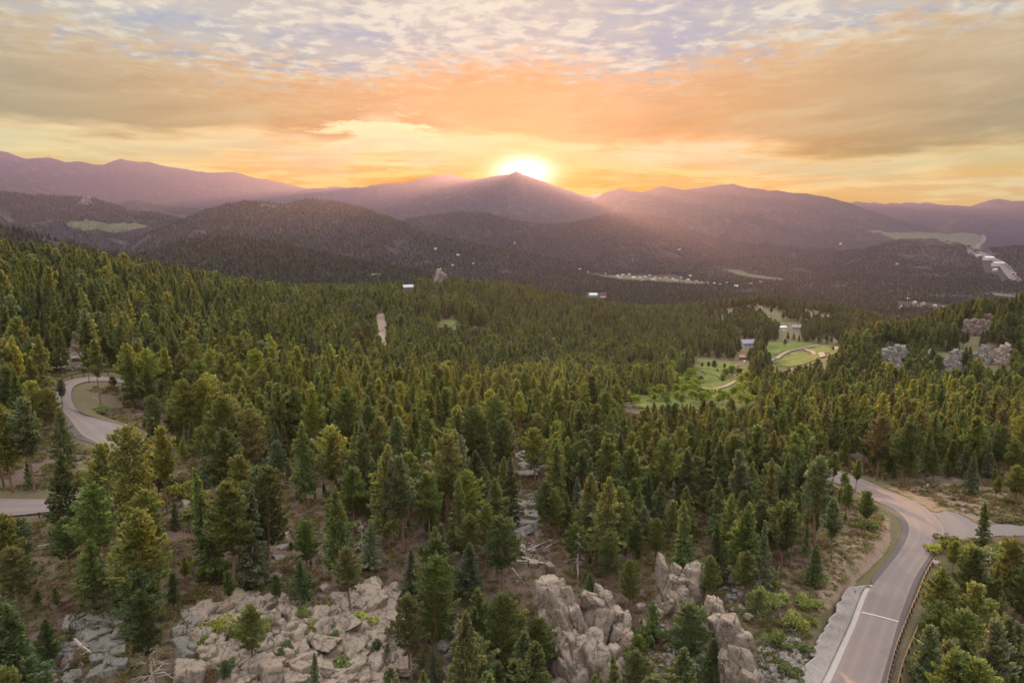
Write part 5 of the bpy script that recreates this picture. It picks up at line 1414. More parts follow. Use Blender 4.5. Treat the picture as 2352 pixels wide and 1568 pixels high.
for i, (u, vb, vt, lb) in enumerate([(905,1130,1050,'bare grey dead tree behind the central bench firs'),(1180,1050,985,'thin grey dead tree beside the grey rock knob'),(620,1080,1010,'bare grey dead stem in the bench pines above the clearing'),(1500,1040,980,'bare grey dead stem in the olive bench wood'),(1760,1200,1120,'bare grey dead tree near the wooded road end'),
  (2270,1330,1260,'bare grey dead stem in the dense pines below the side track'),(270,1240,1150,'bare grey dead stem inside the lower hairpin pines'),(1090,1300,1225,'bare grey dead tree in the dark gap left of the talus'.replace('left of','by')),(2060,1040,975,'bare grey dead stem above the tan dirt verge'),(60,930,860,'bare grey dead stem in the wood inside the upper hairpin')]):
    snag(u, vb, vt, lb, 620 + i, 1.3, 20, .10)

# stumps
for (u, v, w, lb) in [(390,1372,.22,'pale stump in the brush above the slab'),(340,1358,.20,'grey stump behind the slab brush pines')]:
    p = hit(u, v); bm = bmesh.new(); tube(bm, [(0,0,-.4),(0,0,.1),(.05,0,1.1),(.09,.02,1.6)], [w*1.4,w*1.1,w*.8,w*.6], 9)
    o = bm_obj('tree_stump', bm, M['deadwood'], None, True); o.location = p; tag(o, lb, 'stump')

# ------------------------------------------------------------------ shrubs and aspens
def shrub_np(seed, n_t=900):
    r = np.random.default_rng(seed); Cn = []
    for _ in range(12):
        c = np.array([r.normal(0, .42), r.normal(0, .42), r.uniform(.1, .45)]); p = r.normal(size=(n_t // 12, 3)); p /= np.linalg.norm(p, axis=1)[:, None]
        p[:, 2] = np.abs(p[:, 2]); Cn.append(c + p * r.uniform(.25, .45) * np.array([1, 1, .8]))
    Cn = np.vstack(Cn); D = Cn * np.array([1, 1, .6]) + r.normal(0, .3, Cn.shape) + np.array([0, 0, .3]); S = r.uniform(.13, .24, len(Cn))
    return tufts(Cn, D, S, S * .33, r, False)
SHR = [mesh_np('shrub', *shrub_np(700 + i), [M['leaf']]) for i in range(4)]
def shrub(u, v, w_px, h_px, label, colr, seed, group=None):
    p = hit(u, v, 40, 2000); r = np.random.default_rng(seed); k = (p.y * CP - p.z * SP) / FL
    o = link('shrub', SHR[seed % 4], None, p); o.scale = (w_px * k / 1.7, w_px * k / 1.7, h_px * k / .85); o.rotation_euler = (0, 0, r.uniform(0, 6.28)); o.color = tint(colr, r)
    return tag(o, label, 'shrub', group)
SH = [(435,1190,70,24,'low wide juniper in the pale clearing','olive'),(415,1115,26,22,'dark round bush above the roadside grass','dark green'),(230,950,30,14,'dark bush inside the hairpin grass','dark green'),(300,1452,40,30,'green bush beside the flat grey outcrop','green'),
 (110,1500,56,40,'dark bush near the bleached leaning log','dark green'),(290,1360,44,30,'green bush in brown litter near the slab','green'),(345,1420,50,40,'bush below the pine beside the flat outcrop','olive'),(500,1440,56,26,'bright juniper filling the slab crack','yellow green'),(830,1435,60,34,'bright green bush on the tilted slabs','yellow green'),
 (715,1452,34,28,'small green bush on the broad slab','olive'),(545,1462,40,40,'dark bush growing through the broad slab','olive'),(600,1455,46,40,'olive bush at the middle of the broad slab','olive'),(770,1480,40,40,'bush on the seam between both slabs','green'),(590,1290,46,22,'bush on the mossy ledge','dark green'),
 (1780,1400,70,44,'large green bush above the stony scree','green'),(1820,1440,60,40,'olive bush on the scree edge','olive'),(1790,1480,56,36,'bush in the middle of the scree','green'),(1760,1350,44,30,'bush on the reddish bank','olive'),(1860,1400,50,30,'dry bush above the concrete lined slope','olive'),
 (1955,1370,14,22,'small green tuft at the gutter head','green'),(1840,1500,44,26,'bush at the concrete slope edge','dark green'),(1820,1560,50,30,'bush at the frame bottom beside the concrete slope','dark green'),(1880,1345,50,30,'bush at the foot of the lone dark fir','olive'),(2185,1255,60,30,'olive bush beyond the guard rail end','olive'),
 (2150,1270,40,24,'small bush at the guard rail end','yellow green'),(2240,1290,70,40,'broad bush under the lower road pines','green'),(2300,1290,70,40,'broad bush below the side track','olive'),(1990,1215,40,24,'green bush on the grassy bend bank','green'),(330,1175,70,40,'willowy bush below the hairpin turn','yellow green'),(410,1140,60,36,'yellow green bush on the roadside slope','yellow green'),
 (455,1150,50,30,'yellow bush lower on the roadside slope','yellow green'),(2318,1194,60,14,'dark brush heap beside the side track','brownish'),(470,1480,40,24,'low green bush on the downhill slab edge','green'),(655,1500,36,26,'dark bush in a joint of the broad slab','dark green'),(700,1420,44,24,'olive bush at the head of the broad slab','olive'),(780,1540,46,34,'green bush low between both slabs','green'),(860,1500,44,36,'dark bush on the tilted slabs','dark green'),(525,1540,40,30,'grey green bush on the lowest slab blocks','grey green'),(750,1395,40,24,'brownish bush above the slab seam','brownish'),(905,1420,40,30,'olive bush at the end of the tilted slabs','olive'),(1300,1500,34,30,'dark bush in a cleft of the jointed rib','dark green'),(1345,1440,40,34,'olive bush between rib and gully crag','olive'),(1470,1470,50,36,'green bush below the gully crag','green'),(1600,1450,44,36,'dark bush under the twin spire','dark green'),(1690,1450,30,26,'olive bush beside the tan rock fin','olive'),(1560,1370,26,22,'small bush on the flank of the twin spire','green'),(690,1345,50,30,'dark bush behind the slab','dark green'),(480,1330,60,30,'bush in the open wood below the junipers','brownish'),(560,1350,50,26,'bush beside the wooded ledge','brownish')]
for i, (u, v, w, h, lb, c) in enumerate(SH): shrub(u, v, w, h, lb, c, 720 + i)
# undergrowth: low tufts of grass and brush, uncountable
x, y, z, ru = scatter(60, 280, 1.45, seed=31)
_, u, v = clear(x, y, z)
dd, _ = road_near(x, y)
rr = np.hypot(x, y)
rockp = [[(440,1425),(640,1370),(860,1345),(915,1370),(900,1640),(540,1640)], [(2123,1166),(2360,1206),(2420,1235),(2160,1250)]]
ok = (dd > 3.9) & (fbm(x / 9, y / 9, 81, 3) > .30) & (u > -60) & (u < WD + 60) & visible(x, y, z, 1.5)
for p in rockp: ok &= ~inpoly(u, v, p)
ok &= ~inpoly(u, v, [(1834,1600),(1952,1345),(2000,1345),(1900,1600)])
x, y, z = x[ok], y[ok], z[ok]; n = len(x)
ulib = bpy.data.collections.new('undergrowth_sources')
for i in range(4):
    ulib.objects.link(bpy.data.objects.new('undergrowth_source_%d' % i, mesh_np('brush', *shrub_np(740 + i, 240), [M['leaf_inst']])))
pal = np.array([(.13, .115, .045), (.105, .11, .04), (.14, .10, .06), (.07, .085, .03), (.165, .13, .085), (.10, .065, .045)])
s = ru.uniform(.35, 1.1, n) * (1 + (ru.random(n) < .08) * .9)
instanced('undergrowth', 'low brush and dry grass tufts on the forest floor', np.stack([x, y, z], 1), np.stack([s, s, s * ru.uniform(.5, .9, n)], 1), ru.integers(0, 4, n), pal[ru.choice(6, n, p=[.26, .2, .2, .12, .14, .08])] * ru.uniform(.75, 1.25, (n, 1)), ulib, 'undergrowth')
print('undergrowth', n)

ra = np.random.default_rng(41)
AS = [(1572,838,30),(1585,845,28),(1560,830,26),(1578,888,38),(1592,880,36),(1566,893,36),(1605,892,32),(1550,900,32),(1535,905,30),(1680,868,30),(1695,872,28),(1668,872,28),(1660,884,26),(1448,905,34),(1470,905,34),(1495,912,34),(1520,915,34),(1440,935,32),(1465,938,34),(1500,936,34),(1530,938,34),(1555,930,34),(1590,928,34),(1620,930,32),(1650,932,30),(1700,936,34),(1722,934,32),(1675,928,30),(1400,900,34),(1380,905,32),(1345,905,30),(1545,760,22),(1575,800,22)]
rq = np.random.default_rng(43)
while len(AS) < 78:
    q = (rq.uniform(1435, 1735), rq.uniform(868, 938))
    if inpoly(np.array([q[0]]), np.array([q[1]]), [(1432,896),(1560,884),(1612,892),(1690,880),(1735,885),(1738,936),(1600,940),(1434,938)])[0] and not (1600 < q[0] < 1700 and q[1] < 912): AS.append((q[0], q[1], rq.uniform(24, 38)))
AL = ['above the bright meadow edge', 'at the foot of the bright meadow', 'by the dirt track crossing', 'along the creek below the wooded hill', 'on the valley floor behind the bench']
cnt = {}
for i, (u, v, hp) in enumerate(AS):
    p = hit(u, v, 40, 2000); k = (p.y * CP - p.z * SP) / FL
    zone = 0 if v < 850 else 2 if (u > 1650 and v < 890) else 1 if v < 900 and u > 1530 else 3 if v > 925 else 4
    colr = 'yellow green' if ra.random() < .65 else 'green'
    cm, tm = ASP[i % 3]
    sz_ = 'tall' if hp > 32 else 'low' if hp < 28 else 'broad'
    cnt[(zone, colr, sz_)] = cnt.get((zone, colr, sz_), 0) + 1; q = cnt[(zone, colr, sz_)]
    lb = f"{ORD[min(q - 1, 19)]} {sz_} {colr} aspen {AL[zone]}".strip()
    t = plant('aspen_tree', lb, 'tree', p, max(6, hp * k * 1.05), cm, tm, colr, ra, 'aspens on the valley floor', 10.0, 1.25)
    for c in t.children:
        if c.name.startswith('crown'):
            g = ra.uniform(.85, 1.2); c.color = (.185 * g, .225 * g, .045 * g, 1) if colr == 'yellow green' else (.10 * g, .145 * g, .035 * g, 1)
# lone pines in the meadows
LP = [(1628,848,16,'lone'),(1640,850,20,'lone'),(1664,848,12,'lone'),(1612,846,12,'lone'),(1647,856,9,'small'),(1803,796,16,'lone'),(1758,805,26,'lone'),(1740,800,22,'lone'),(1913,806,10,'small'),(1641,907,12,'small'),(1790,716,14,'lone'),(1770,724,18,'lone'),(1798,738,18,'lone'),(1845,722,16,'lone')]
for i, (u, v, hp, w) in enumerate(LP):
    p = hit(u, v, 40, 2500); k = (p.y * CP - p.z * SP) / FL
    wh = 'in the bright green meadow' if v > 835 and v < 870 else 'beside the pale curving track' if 780 < v < 830 else 'by the dirt track crossing' if v > 870 else 'in the dry knoll clearing'
    o_ = ORD[sum(1 for q in LP[:i] if (q[1] > 835 and q[1] < 870) == (v > 835 and v < 870) and (780 < q[1] < 830) == (780 < v < 830))]
    kd = VAR[i % 4]
    plant('pine_tree', f"{(o_ + ' ') if o_ else ''}{w} dark pine standing {wh}", 'tree', p, hp * k * 1.15, kd[1], kd[2], 'dark green', ra, 'lone pines in the meadows', 14, 1.15)

# ------------------------------------------------------------------ houses, poles, signs, cars
def house(u, v, w_px, rot, roof, wall, label, group=None, storeys=1, wins=True, tmax=9000, lift=0, long=1.7):
    p = hit(u, v, 40, tmax)
    if p is None: return
    k = (p.y * CP - p.z * SP) / FL; Lh = w_px * k / 2; Wh_ = Lh / long; h = max(2.6 * storeys, Lh * .42); rf = Wh_ * .62
    t = thing('house', label, 'house', (p.x, p.y, p.z + lift), rot, group)
    bm = bmesh.new(); box(bm, -Lh, Lh, -Wh_, Wh_, -4, h)
    va = [bm.verts.new(q) for q in ((-Lh, -Wh_, h), (-Lh, Wh_, h), (-Lh, 0, h + rf), (Lh, -Wh_, h), (Lh, Wh_, h), (Lh, 0, h + rf))]
    bm.faces.new((va[0], va[2], va[1])); bm.faces.new((va[3], va[4], va[5]))
    bm_obj('wall', bm, M[wall], t)
    bm = bmesh.new(); e = .12 * Wh_; ov = Lh + e
    for s in (-1, 1):
        a = [(-ov, s * (Wh_ + e * 1.5), h - e), (ov, s * (Wh_ + e * 1.5), h - e), (ov, 0, h + rf + .05), (-ov, 0, h + rf + .05)]
        lo = [bm.verts.new(q) for q in a]; hi = [bm.verts.new((q[0], q[1], q[2] + .3)) for q in a]
        bm.faces.new(lo); bm.faces.new(hi[::-1])
        for i in range(4): bm.faces.new((lo[i], lo[(i + 1) % 4], hi[(i + 1) % 4], hi[i]))
    bmesh.ops.recalc_face_normals(bm, faces=bm.faces)
    ro = bm_obj('roof', bm, M[roof], t)
    bm = bmesh.new(); box(bm, Lh * .35, Lh * .35 + .9, -.3, .6, h, h + rf + 1.1); bm_obj('chimney', bm, M['brown'], ro)
    if wins:
        for sx in (-.55, 0, .55):
            for s in (-1, 1):
                bm = bmesh.new(); y0 = s * Wh_
                box(bm, sx * Lh - .7, sx * Lh + .7, min(y0, y0 + s * .06), max(y0, y0 + s * .06), h * .4, h * .4 + 1.2)
                bm_obj('window', bm, M['glass'], t)
    return t
house(936, 664, 26, .5, 'grey', 'brown', 'grey roofed house by the flag pole on the wooded ridge', None, 2)
house(958, 668, 16, .2, 'rust', 'brown', 'small rust roofed shed beside the ridge house', None, 1, False)
house(1362, 680, 18, .15, 'white', 'white', 'bright white roofed house on the ridge edge', None, 1)
house(1386, 685, 12, -.4, 'rust', 'cream', 'small tan cabin next to the white ridge house', None, 1, False)
house(1497, 710, 9, .5, 'white', 'cream', 'tiny pale cabin in the woods below the ridge edge', None, 1, False)
house(1716, 798, 34, .25, 'slate', 'grey', 'large slate blue roofed house beside the meadow', None, 2)
house(1708, 826, 20, -.2, 'rust', 'brown', 'red brown barn below the slate roofed house', None, 1)
house(1797, 756, 16, .1, 'white', 'grey', 'pale flat garage on the hill below the knoll', None, 1, False)
house(1828, 760, 20, -.15, 'slate', 'cream', 'slate roofed house with pale walls below the knoll', None, 2)
house(1668, 774, 18, .4, 'slate', 'grey', 'grey cabin roof deep in the valley woods', None, 1, False)
house(1738, 772, 20, .9, 'brown', 'brown', 'dark brown roofed house behind the slate roofed house', None, 1, False)
house(1542, 806, 12, .2, 'brown', 'brown', 'dark shed by the parked car in the woods', None, 1, False)
house(1738, 690, 9, .3, 'rust', 'cream', 'tan cabin on top of the wooded knoll', None, 1, False)
house(1872, 736, 12, .2, 'rust', 'cream', 'pinkish cabin behind the knoll clearing', None, 1, False)
house(1630, 733, 12, .2, 'grey', 'grey', 'grey roofed cabin above the valley woods', None, 1, False)
house(1664, 731, 12, -.3, 'blue', 'white', 'pale blue roofed cabin above the valley woods', None, 1, False)
house(1922, 714, 12, .2, 'brown', 'brown', 'brown cabin in the woods behind the knoll', None, 1, False)
house(2096, 762, 18, .3, 'blue', 'grey', 'blue grey roofed house beyond the wooded hill', None, 1, False)
house(2101, 750, 9, .3, 'white', 'cream', 'small pale shed beyond the wooded hill', None, 1, False)
house(2037, 792, 12, 1.2, 'white', 'white', 'white cabin hidden behind the broad grey cliff', None, 1, False)
# distant town
rh = np.random.default_rng(61)
TOWN = [(1418,636),(1430,634),(1445,632),(1424,640),(1440,638),(1455,640),(1470,640),(1482,638),(1492,634),(1505,639),(1515,642),(1530,640),(1545,643),(1552,646),(1565,640),(1580,645),(1600,648),(1612,650),(1625,652),(1640,654),(1655,656),(1668,652),(1585,636),(1500,645),(1475,646),(1390,630),(1350,628),(1332,620),(1690,660),(1725,655),(1746,650)]
for i, (u, v) in enumerate(TOWN):
    rf = ['white', 'grey', 'cream', 'slate', 'rust', 'white', 'blue'][i % 7]
    k = sum(1 for q in range(i) if ['white', 'grey', 'cream', 'slate', 'rust', 'white', 'blue'][q % 7] == rf)
    house(u, v, rh.uniform(4.5, 9), rh.uniform(-.5, .5), rf, ['white', 'cream', 'grey'][i % 3], f"{(ORD[k] + ' ') if k else ''}tiny {rf} roofed building in the distant valley town", 'buildings of the distant town', 1, False, lift=3)
SHOPS = [(2270,598,22,'white','long pale shop building by the valley highway'),(2292,612,26,'grey','big flat pale store beside the valley highway bend'),(2246,590,12,'cream','small cream shop above the highway bend'),(2325,632,14,'rust','tan shop beyond the highway store'),(2285,622,10,'white','small white shop below the highway store')]
for u, v, w, rf, lb in SHOPS: house(u, v, w, .1, rf, 'white', lb, 'shops by the highway', 1, False, lift=4, long=2.4)
for i, (u, v, rf, lb) in enumerate([(2072,708,'white','long pale roofed house in the valley behind the wooded hill'),(2100,698,'grey','grey roofed house above the long pale roof'),(2120,700,'rust','rust roofed house amid the valley houses'),(2146,706,'cream','cream roofed house amid the valley houses'),(2165,710,'blue','blue roofed house at the valley houses end'),(2084,690,'white','small white house uphill of the valley houses'),(2110,708,'slate','slate roofed house below the rust roof'),
     (860,638,'cream','lone cream cabin on the far lower slope'),(1000,574,'white','white speck of a house on the far hill'),(1052,588,'white','second white house speck on the far hill'),(1088,608,'cream','cream house speck low on the far hill'),(350,608,'white','white house speck in the dark hillside wood'),(452,636,'cream','cream house speck under the rounded near hill'),(1040,612,'grey','grey house speck on the far slope'),(1560,575,'cream','cream house speck under the rocky dark hill'),(1930,562,'white','white house speck below the long mountain slope'),(2060,608,'blue','blue house speck in the dark valley wood'),(1180,560,'white','white house speck under the sunlit peak')]):
    house(u, v, 9 if v > 680 else 6, .3, rf, 'cream', lb, 'scattered far houses', 1, False, lift=3)

def pole(u, v, h_px, label, cross=True, name='utility_pole', mat='rustwood'):
    p = hit(u, v, 40, 3000); k = (p.y * CP - p.z * SP) / FL; h = h_px * k
    t = thing(name, label, 'pole', p, .4)
    bm = bmesh.new(); tube(bm, [(0, 0, -.5), (0, 0, h)], [.16, .10], 8); bm_obj('shaft', bm, M[mat], t, True)
    if cross:
        bm = bmesh.new(); box(bm, -1.3, 1.3, -.08, .08, h - .9, h - .72); bm_obj('crossarm', bm, M[mat], t)
        for sx in (-1.1, -.5, .5, 1.1):
            bm = bmesh.new(); tube(bm, [(sx, 0, h - .72), (sx, 0, h - .5)], [.06, .05], 6); bm_obj('insulator', bm, M['grey'], t, True)
pole(1522, 888, 24, 'wooden utility pole rising among valley trees near the aspens')
pole(1637, 900, 22, 'wooden utility pole by the dirt track crossing', True, 'utility_pole', 'deadwood')
pole(1887, 794, 16, 'wooden utility pole beside the pale curving track', True, 'utility_pole', 'deadwood')
pole(1988, 786, 16, 'wooden utility pole at the wood edge beyond the meadow', True, 'utility_pole', 'deadwood')
pole(1924, 776, 12, 'thin utility pole behind the meadow trees')
pole(926, 668, 30, 'tall flag pole standing before the grey roofed ridge house', False, 'flag_pole', 'grey')

def sign(u, v, label, w=.5, h=.5, top=1.7):
    p = hit(u, v, 40, 500); t = thing('road_sign', label, 'sign', p, .2)
    bm = bmesh.new(); tube(bm, [(0, 0, -.3), (0, 0, top)], .05, 8); bm_obj('post', bm, M['rustwood'], t, True)
    bm = bmesh.new(); box(bm, -w / 2, w / 2, -.085, -.055, top - h, top); bm_obj('panel', bm, M['white'], t)
sign(2129, 1126, 'small white sign on a post on the dirt verge')
sign(2064, 1120, 'thin white marker post on the grassy verge', .14, .35, 1.0)
def car(u, v, label, mat, rz):
    p = hit(u, v, 40, 3000); t = thing('parked_car', label, 'car', p, rz)
    bm = bmesh.new()
    prof = [(-2.2,.35),(-2.25,.8),(-1.7,.95),(-1.2,1.45),(.5,1.5),(1.1,1.0),(2.1,.85),(2.25,.45),(2.2,.3)]
    a = [bm.verts.new((x, -.85, z)) for x, z in prof]; b = [bm.verts.new((x, .85, z)) for x, z in prof]
    bm.faces.new(a); bm.faces.new(b[::-1])
    for i in range(len(prof)): bm.faces.new((a[i], b[i], b[(i + 1) % len(prof)], a[(i + 1) % len(prof)]))
    bmesh.ops.recalc_face_normals(bm, faces=bm.faces)
    bm_obj('body', bm, M[mat], t)
    bm = bmesh.new(); box(bm, -1.1, .45, -.87, .87, 1.02, 1.36); bm_obj('window', bm, M['glass'], t)
    for x in (-1.4, 1.4):
        for y in (-.8, .8):
            bm = bmesh.new(); tube(bm, [(x, y - .1, .33), (x, y + .1, .33)], .33, 12); bm_obj('wheel', bm, M['glass'], t, True)
car(1567, 816, 'white car parked by the dark shed in the woods', 'white', .3)
car(1711, 832, 'pale car parked before the red brown barn', 'grey', .8)
car(1802, 760, 'white car parked by the pale flat garage', 'white', .2)
# rail fence round the meadow
p = [hit(u, v) for u, v in [(1612,856),(1630,860),(1650,867),(1656,876)]]
t = thing('field_fence', 'thin wooden fence crossing the bright green meadow', 'fence', p[0]); b0 = Vector(p[0])
P = resample(np.array([tuple(q) for q in p]), 22); P[:, 2] = gz(P[:, 0], P[:, 1]) + .4
for h in (.5, 1.0):
    bm = bmesh.new(); tube(bm, [Vector(q) - b0 + Vector((0, 0, h)) for q in P], .06, 5); bm_obj('rail', bm, M['rustwood'], t)
bm = bmesh.new(); box(bm, -.08, .08, -.08, .08, -.5, 1.2); f0 = bm_obj('post', bm, M['rustwood'], t); f0.location = Vector(P[0]) - b0
for q in P[1:]:
    o = f0.copy(); COL.objects.link(o); o.parent = t; o.location = Vector(q) - b0

# ------------------------------------------------------------------ sun, sky, haze, camera
SUN_AZ, SUN_SL = azslope(1198, 386)
SUN_AZ = float(SUN_AZ); SUN_EL = math.atan(float(SUN_SL))
sd = bpy.data.lights.new('sun', 'SUN'); sd.energy = SUN_E; sd.angle = R(.6); sd.color = SUN_C
so_ = bpy.data.objects.new('sun', sd); COL.objects.link(so_)
dirv = Vector((math.sin(SUN_AZ) * math.cos(SUN_EL), math.cos(SUN_AZ) * math.cos(SUN_EL), math.sin(SUN_EL)))
so_.rotation_euler = dirv.to_track_quat('Z', 'Y').to_euler(); so_.location = (0, 0, 300)

w = bpy.data.worlds.new('World'); scene.world = w; w.use_nodes = True
nt = NT(w.node_tree); nt.n.clear()
tc = nt.new('ShaderNodeTexCoord').outputs['Generated']
X, Y, Z = nt.sep(tc)
az = nt.m('MULTIPLY', nt.m('ARCTAN2', X, Y), 57.2958)
el = nt.m('MULTIPLY', nt.m('ARCSINE', Z), 57.2958)
elc = nt.m('MAXIMUM', el, 0.0)
# cloud sheets seen in perspective: plane coordinates
den_ = nt.m('ADD', nt.m('MAXIMUM', Z, 0.0), .055)
px, py = nt.m('DIVIDE', X, den_), nt.m('DIVIDE', Y, den_)
Pp = nt.comb(px, py, 0.0)
def edge(pts):
    q = []
    for u_, v_ in pts:
        a_, s_ = azslope(u_, v_); q.append(((math.degrees(float(a_)) + 45) / 90, math.degrees(math.atan(float(s_))) / 30))
    q = [(0.0, q[0][1])] + q + [(1.0, q[-1][1])]
    return nt.m('MULTIPLY', nt.curve(nt.m('DIVIDE', nt.m('ADD', az, 45), 90), q), 30)
def sub(a_, b_): return nt.m('SUBTRACT', a_, b_)
n_big = nt.noise(Pp, .55, 5, .55)
n_mid = nt.noise(Pp, 1.6, 5, .6)
wob = nt.m('ADD', nt.m('MULTIPLY', nt.m('SUBTRACT', n_big, .5), 5.0), nt.m('MULTIPLY', nt.m('SUBTRACT', n_mid, .5), 3.0))
e2 = nt.m('ADD', el, wob)
rag = nt.m('MULTIPLY', nt.m('SUBTRACT', nt.noise(Pp, 8.5, 3, .6), .5), 7.0)
lo = edge([(0,288),(200,292),(400,298),(560,290),(650,318),(780,330),(830,300),(900,290),(960,318),(1100,322),(1300,326),(1500,334),(1620,330),(1800,340),(2000,352),(2200,335),(2352,322)])
hi = edge([(0,60),(150,85),(300,120),(420,140),(560,165),(700,190),(850,190),(950,165),(1080,150),(1200,145),(1330,165),(1500,190),(1600,170),(1750,130),(1900,95),(2050,65),(2200,45),(2352,35)])
def spot(u_, v_, sx, sy):
    a_, s_ = azslope(u_, v_)
    q = nt.m('ADD', nt.m('POWER', nt.m('DIVIDE', sub(az, math.degrees(float(a_))), sx), 2.0), nt.m('POWER', nt.m('DIVIDE', sub(el, math.degrees(math.atan(float(s_)))), sy), 2.0))
    return nt.m('EXPONENT', nt.m('MULTIPLY', q, -1.0))
spot0 = nt.m('MULTIPLY', spot(860, 285, 5.5, 1.6), nt.ss(.42, .6, n_mid))
band = nt.m('MULTIPLY', nt.ss(-.7, 1.0, sub(sub(e2, lo), nt.m('MULTIPLY', spot0, 4.0))), nt.ss(2.2, -2.2, sub(nt.m('ADD', e2, rag), hi)))
above = nt.ss(-2.4, 1.0, sub(nt.m('ADD', e2, rag), hi))
# angular distance from the sun
dx_ = sub(az, math.degrees(SUN_AZ)); dy_ = sub(el, math.degrees(SUN_EL))
def rad_(sx, sy): return nt.m('SQRT', nt.m('ADD', nt.m('POWER', nt.m('DIVIDE', dx_, sx), 2.0), nt.m('POWER', nt.m('DIVIDE', dy_, sy), 2.0)))
def c255(r, g, b, k=1.0):
    q = lin(r, g, b); return (q[0] * k, q[1] * k, q[2] * k, 1)
sdist = nt.m('DIVIDE', rad_(1.0, .8), 50)
# clear sky between the clouds: pale green-gold low, lavender blue high
clear_low = nt.ramp(sdist, [(0, c255(255, 226, 160)), (.2, c255(255, 214, 150)), (.45, c255(246, 220, 160)), (1, c255(226, 218, 180))])
clear_col = nt.mix(nt.ss(7.0, 13.5, el), clear_low, c255(176, 182, 198))
# thin bright wisps over the low sky
Pw = nt.comb(nt.m('MULTIPLY', az, .055), nt.m('MULTIPLY', nt.m('ADD', el, nt.m('MULTIPLY', az, -.035)), .42), 3.0)
wn = nt.noise(Pw, 1.5, 7, .62, .6)
wn2 = nt.noise(nt.comb(nt.m('MULTIPLY', az, .10), nt.m('MULTIPLY', el, .9), 9.0), 1.3, 6, .6, .4)
wisp_col = nt.ramp(sdist, [(0, c255(255, 240, 190, 1.1)), (.25, c255(255, 232, 190)), (.6, c255(252, 228, 178)), (1, c255(240, 222, 180))])
peach_col = nt.ramp(sdist, [(0, c255(255, 190, 110)), (.16, c255(252, 190, 124)), (.4, c255(240, 196, 134)), (.8, c255(226, 196, 140)), (1, c255(215, 195, 155))])
low = nt.mix(nt.m('MULTIPLY', nt.ss(.42, .56, wn2), .95), clear_low, peach_col)
bright = nt.m('ADD', nt.m('MULTIPLY', spot(860, 290, 7, 2.2), .20), nt.m('ADD', nt.m('MULTIPLY', spot(330, 290, 12, 1.0), .14), nt.m('MULTIPLY', spot(1420, 328, 9, .7), .22)))
low = nt.mix(nt.m('MULTIPLY', nt.ss(.50, .70, nt.m('ADD', wn, bright)), .85), low, wisp_col)
low = nt.mix(1.0, low, c3(1.48, 1.30, 1.14), 'MULTIPLY')
low = nt.mix(nt.m('MULTIPLY', nt.ss(.8, -1.4, sub(e2, lo)), nt.m('MULTIPLY', nt.ss(-3.0, -.6, sub(e2, lo)), .75)), low, wisp_col)
# high altocumulus puffs
pw2 = nt.new('ShaderNodeVectorMath', operation='ADD')
nz = nt.new('ShaderNodeTexNoise'); nt.l.new(Pp, nz.inputs['Vector']); nz.inputs['Scale'].default_value = 2.2
vs = nt.new('ShaderNodeVectorMath', operation='SCALE'); nt.l.new(nz.outputs[1], vs.inputs[0]); vs.inputs['Scale'].default_value = .22
nt.l.new(Pp, pw2.inputs[0]); nt.l.new(vs.outputs[0], pw2.inputs[1])
puff = nt.m('ADD', nt.m('MULTIPLY', nt.noise(pw2.outputs[0], 11.0, 3, .55), .62), nt.m('MULTIPLY', nt.noise(pw2.outputs[0], 3.4, 3, .5), .38))
cover = nt.noise(Pp, 1.05, 3, .5)
az_c = nt.m('MULTIPLY', nt.m('SUBTRACT', nt.ss(22, 0, nt.m('ABSOLUTE', nt.m('ADD', az, 4.0))), .4), .10)
pf = nt.ss(.38, .60, nt.m('ADD', nt.m('ADD', puff, az_c), nt.m('MULTIPLY', sub(cover, .5), .42)))
puff_col = nt.mix(nt.ss(.42, .62, puff), c255(218, 204, 186), c255(252, 240, 212))
gap_col = nt.mix(nt.ss(.40, .60, nt.noise(Pp, 2.4, 4, .55)), c255(190, 188, 194), c255(212, 202, 190))
high = nt.mix(nt.m('MULTIPLY', pf, .85), gap_col, puff_col)
# the long stratus bank
band_col = nt.ramp(nt.m('DIVIDE', rad_(1.0, .62), 60), [(0, c255(255, 206, 140)), (.13, c255(255, 192, 124)), (.30, c255(240, 186, 120)), (.48, c255(220, 182, 130)), (.68, c255(200, 176, 140)), (1, c255(188, 170, 148))])
streak = nt.noise(nt.comb(nt.m('MULTIPLY', az, .05), nt.m('MULTIPLY', nt.m('ADD', el, nt.m('MULTIPLY', az, -.11)), .30), 1.0), 1.6, 5, .6, .5)
band_col = nt.mix(nt.m('MULTIPLY', nt.ss(.42, .70, streak), .45), band_col, c255(248, 220, 170))
band_col = nt.mix(nt.m('MULTIPLY', nt.ss(.56, .30, n_mid), .5), band_col, nt.mix(1.0, band_col, c3(.80, .78, .80), 'MULTIPLY'))
sky = nt.mix(above, low, high)
sky = nt.mix(nt.m('MULTIPLY', band, .94), sky, band_col)
# thin veil of high cloud greys everything a little
sky = nt.mix(.15, sky, c255(236, 222, 206))
# glow of the low sun through the thin cloud
_ga_, _gs_ = azslope(1203, 396)
dx_ = sub(az, math.degrees(float(_ga_))); dy_ = sub(el, math.degrees(math.atan(float(_gs_))))
def gauss(s_, sx, sy): return nt.m('EXPONENT', nt.m('MULTIPLY', nt.m('POWER', rad_(sx * s_, sy * s_), 2.0), -1.0))
sky = nt.mix(nt.m('MULTIPLY', gauss(1, 8, 4.0), .45), sky, c255(255, 204, 120))
sky = nt.mix(nt.m('MULTIPLY', gauss(1, 4.2, 1.6), .9), sky, c255(255, 232, 160, 1.1))
sky = nt.mix(nt.m('MULTIPLY', gauss(1, 1.9, 1.0), 1.35, clamp=True), sky, (2.0, 1.9, 1.5, 1))
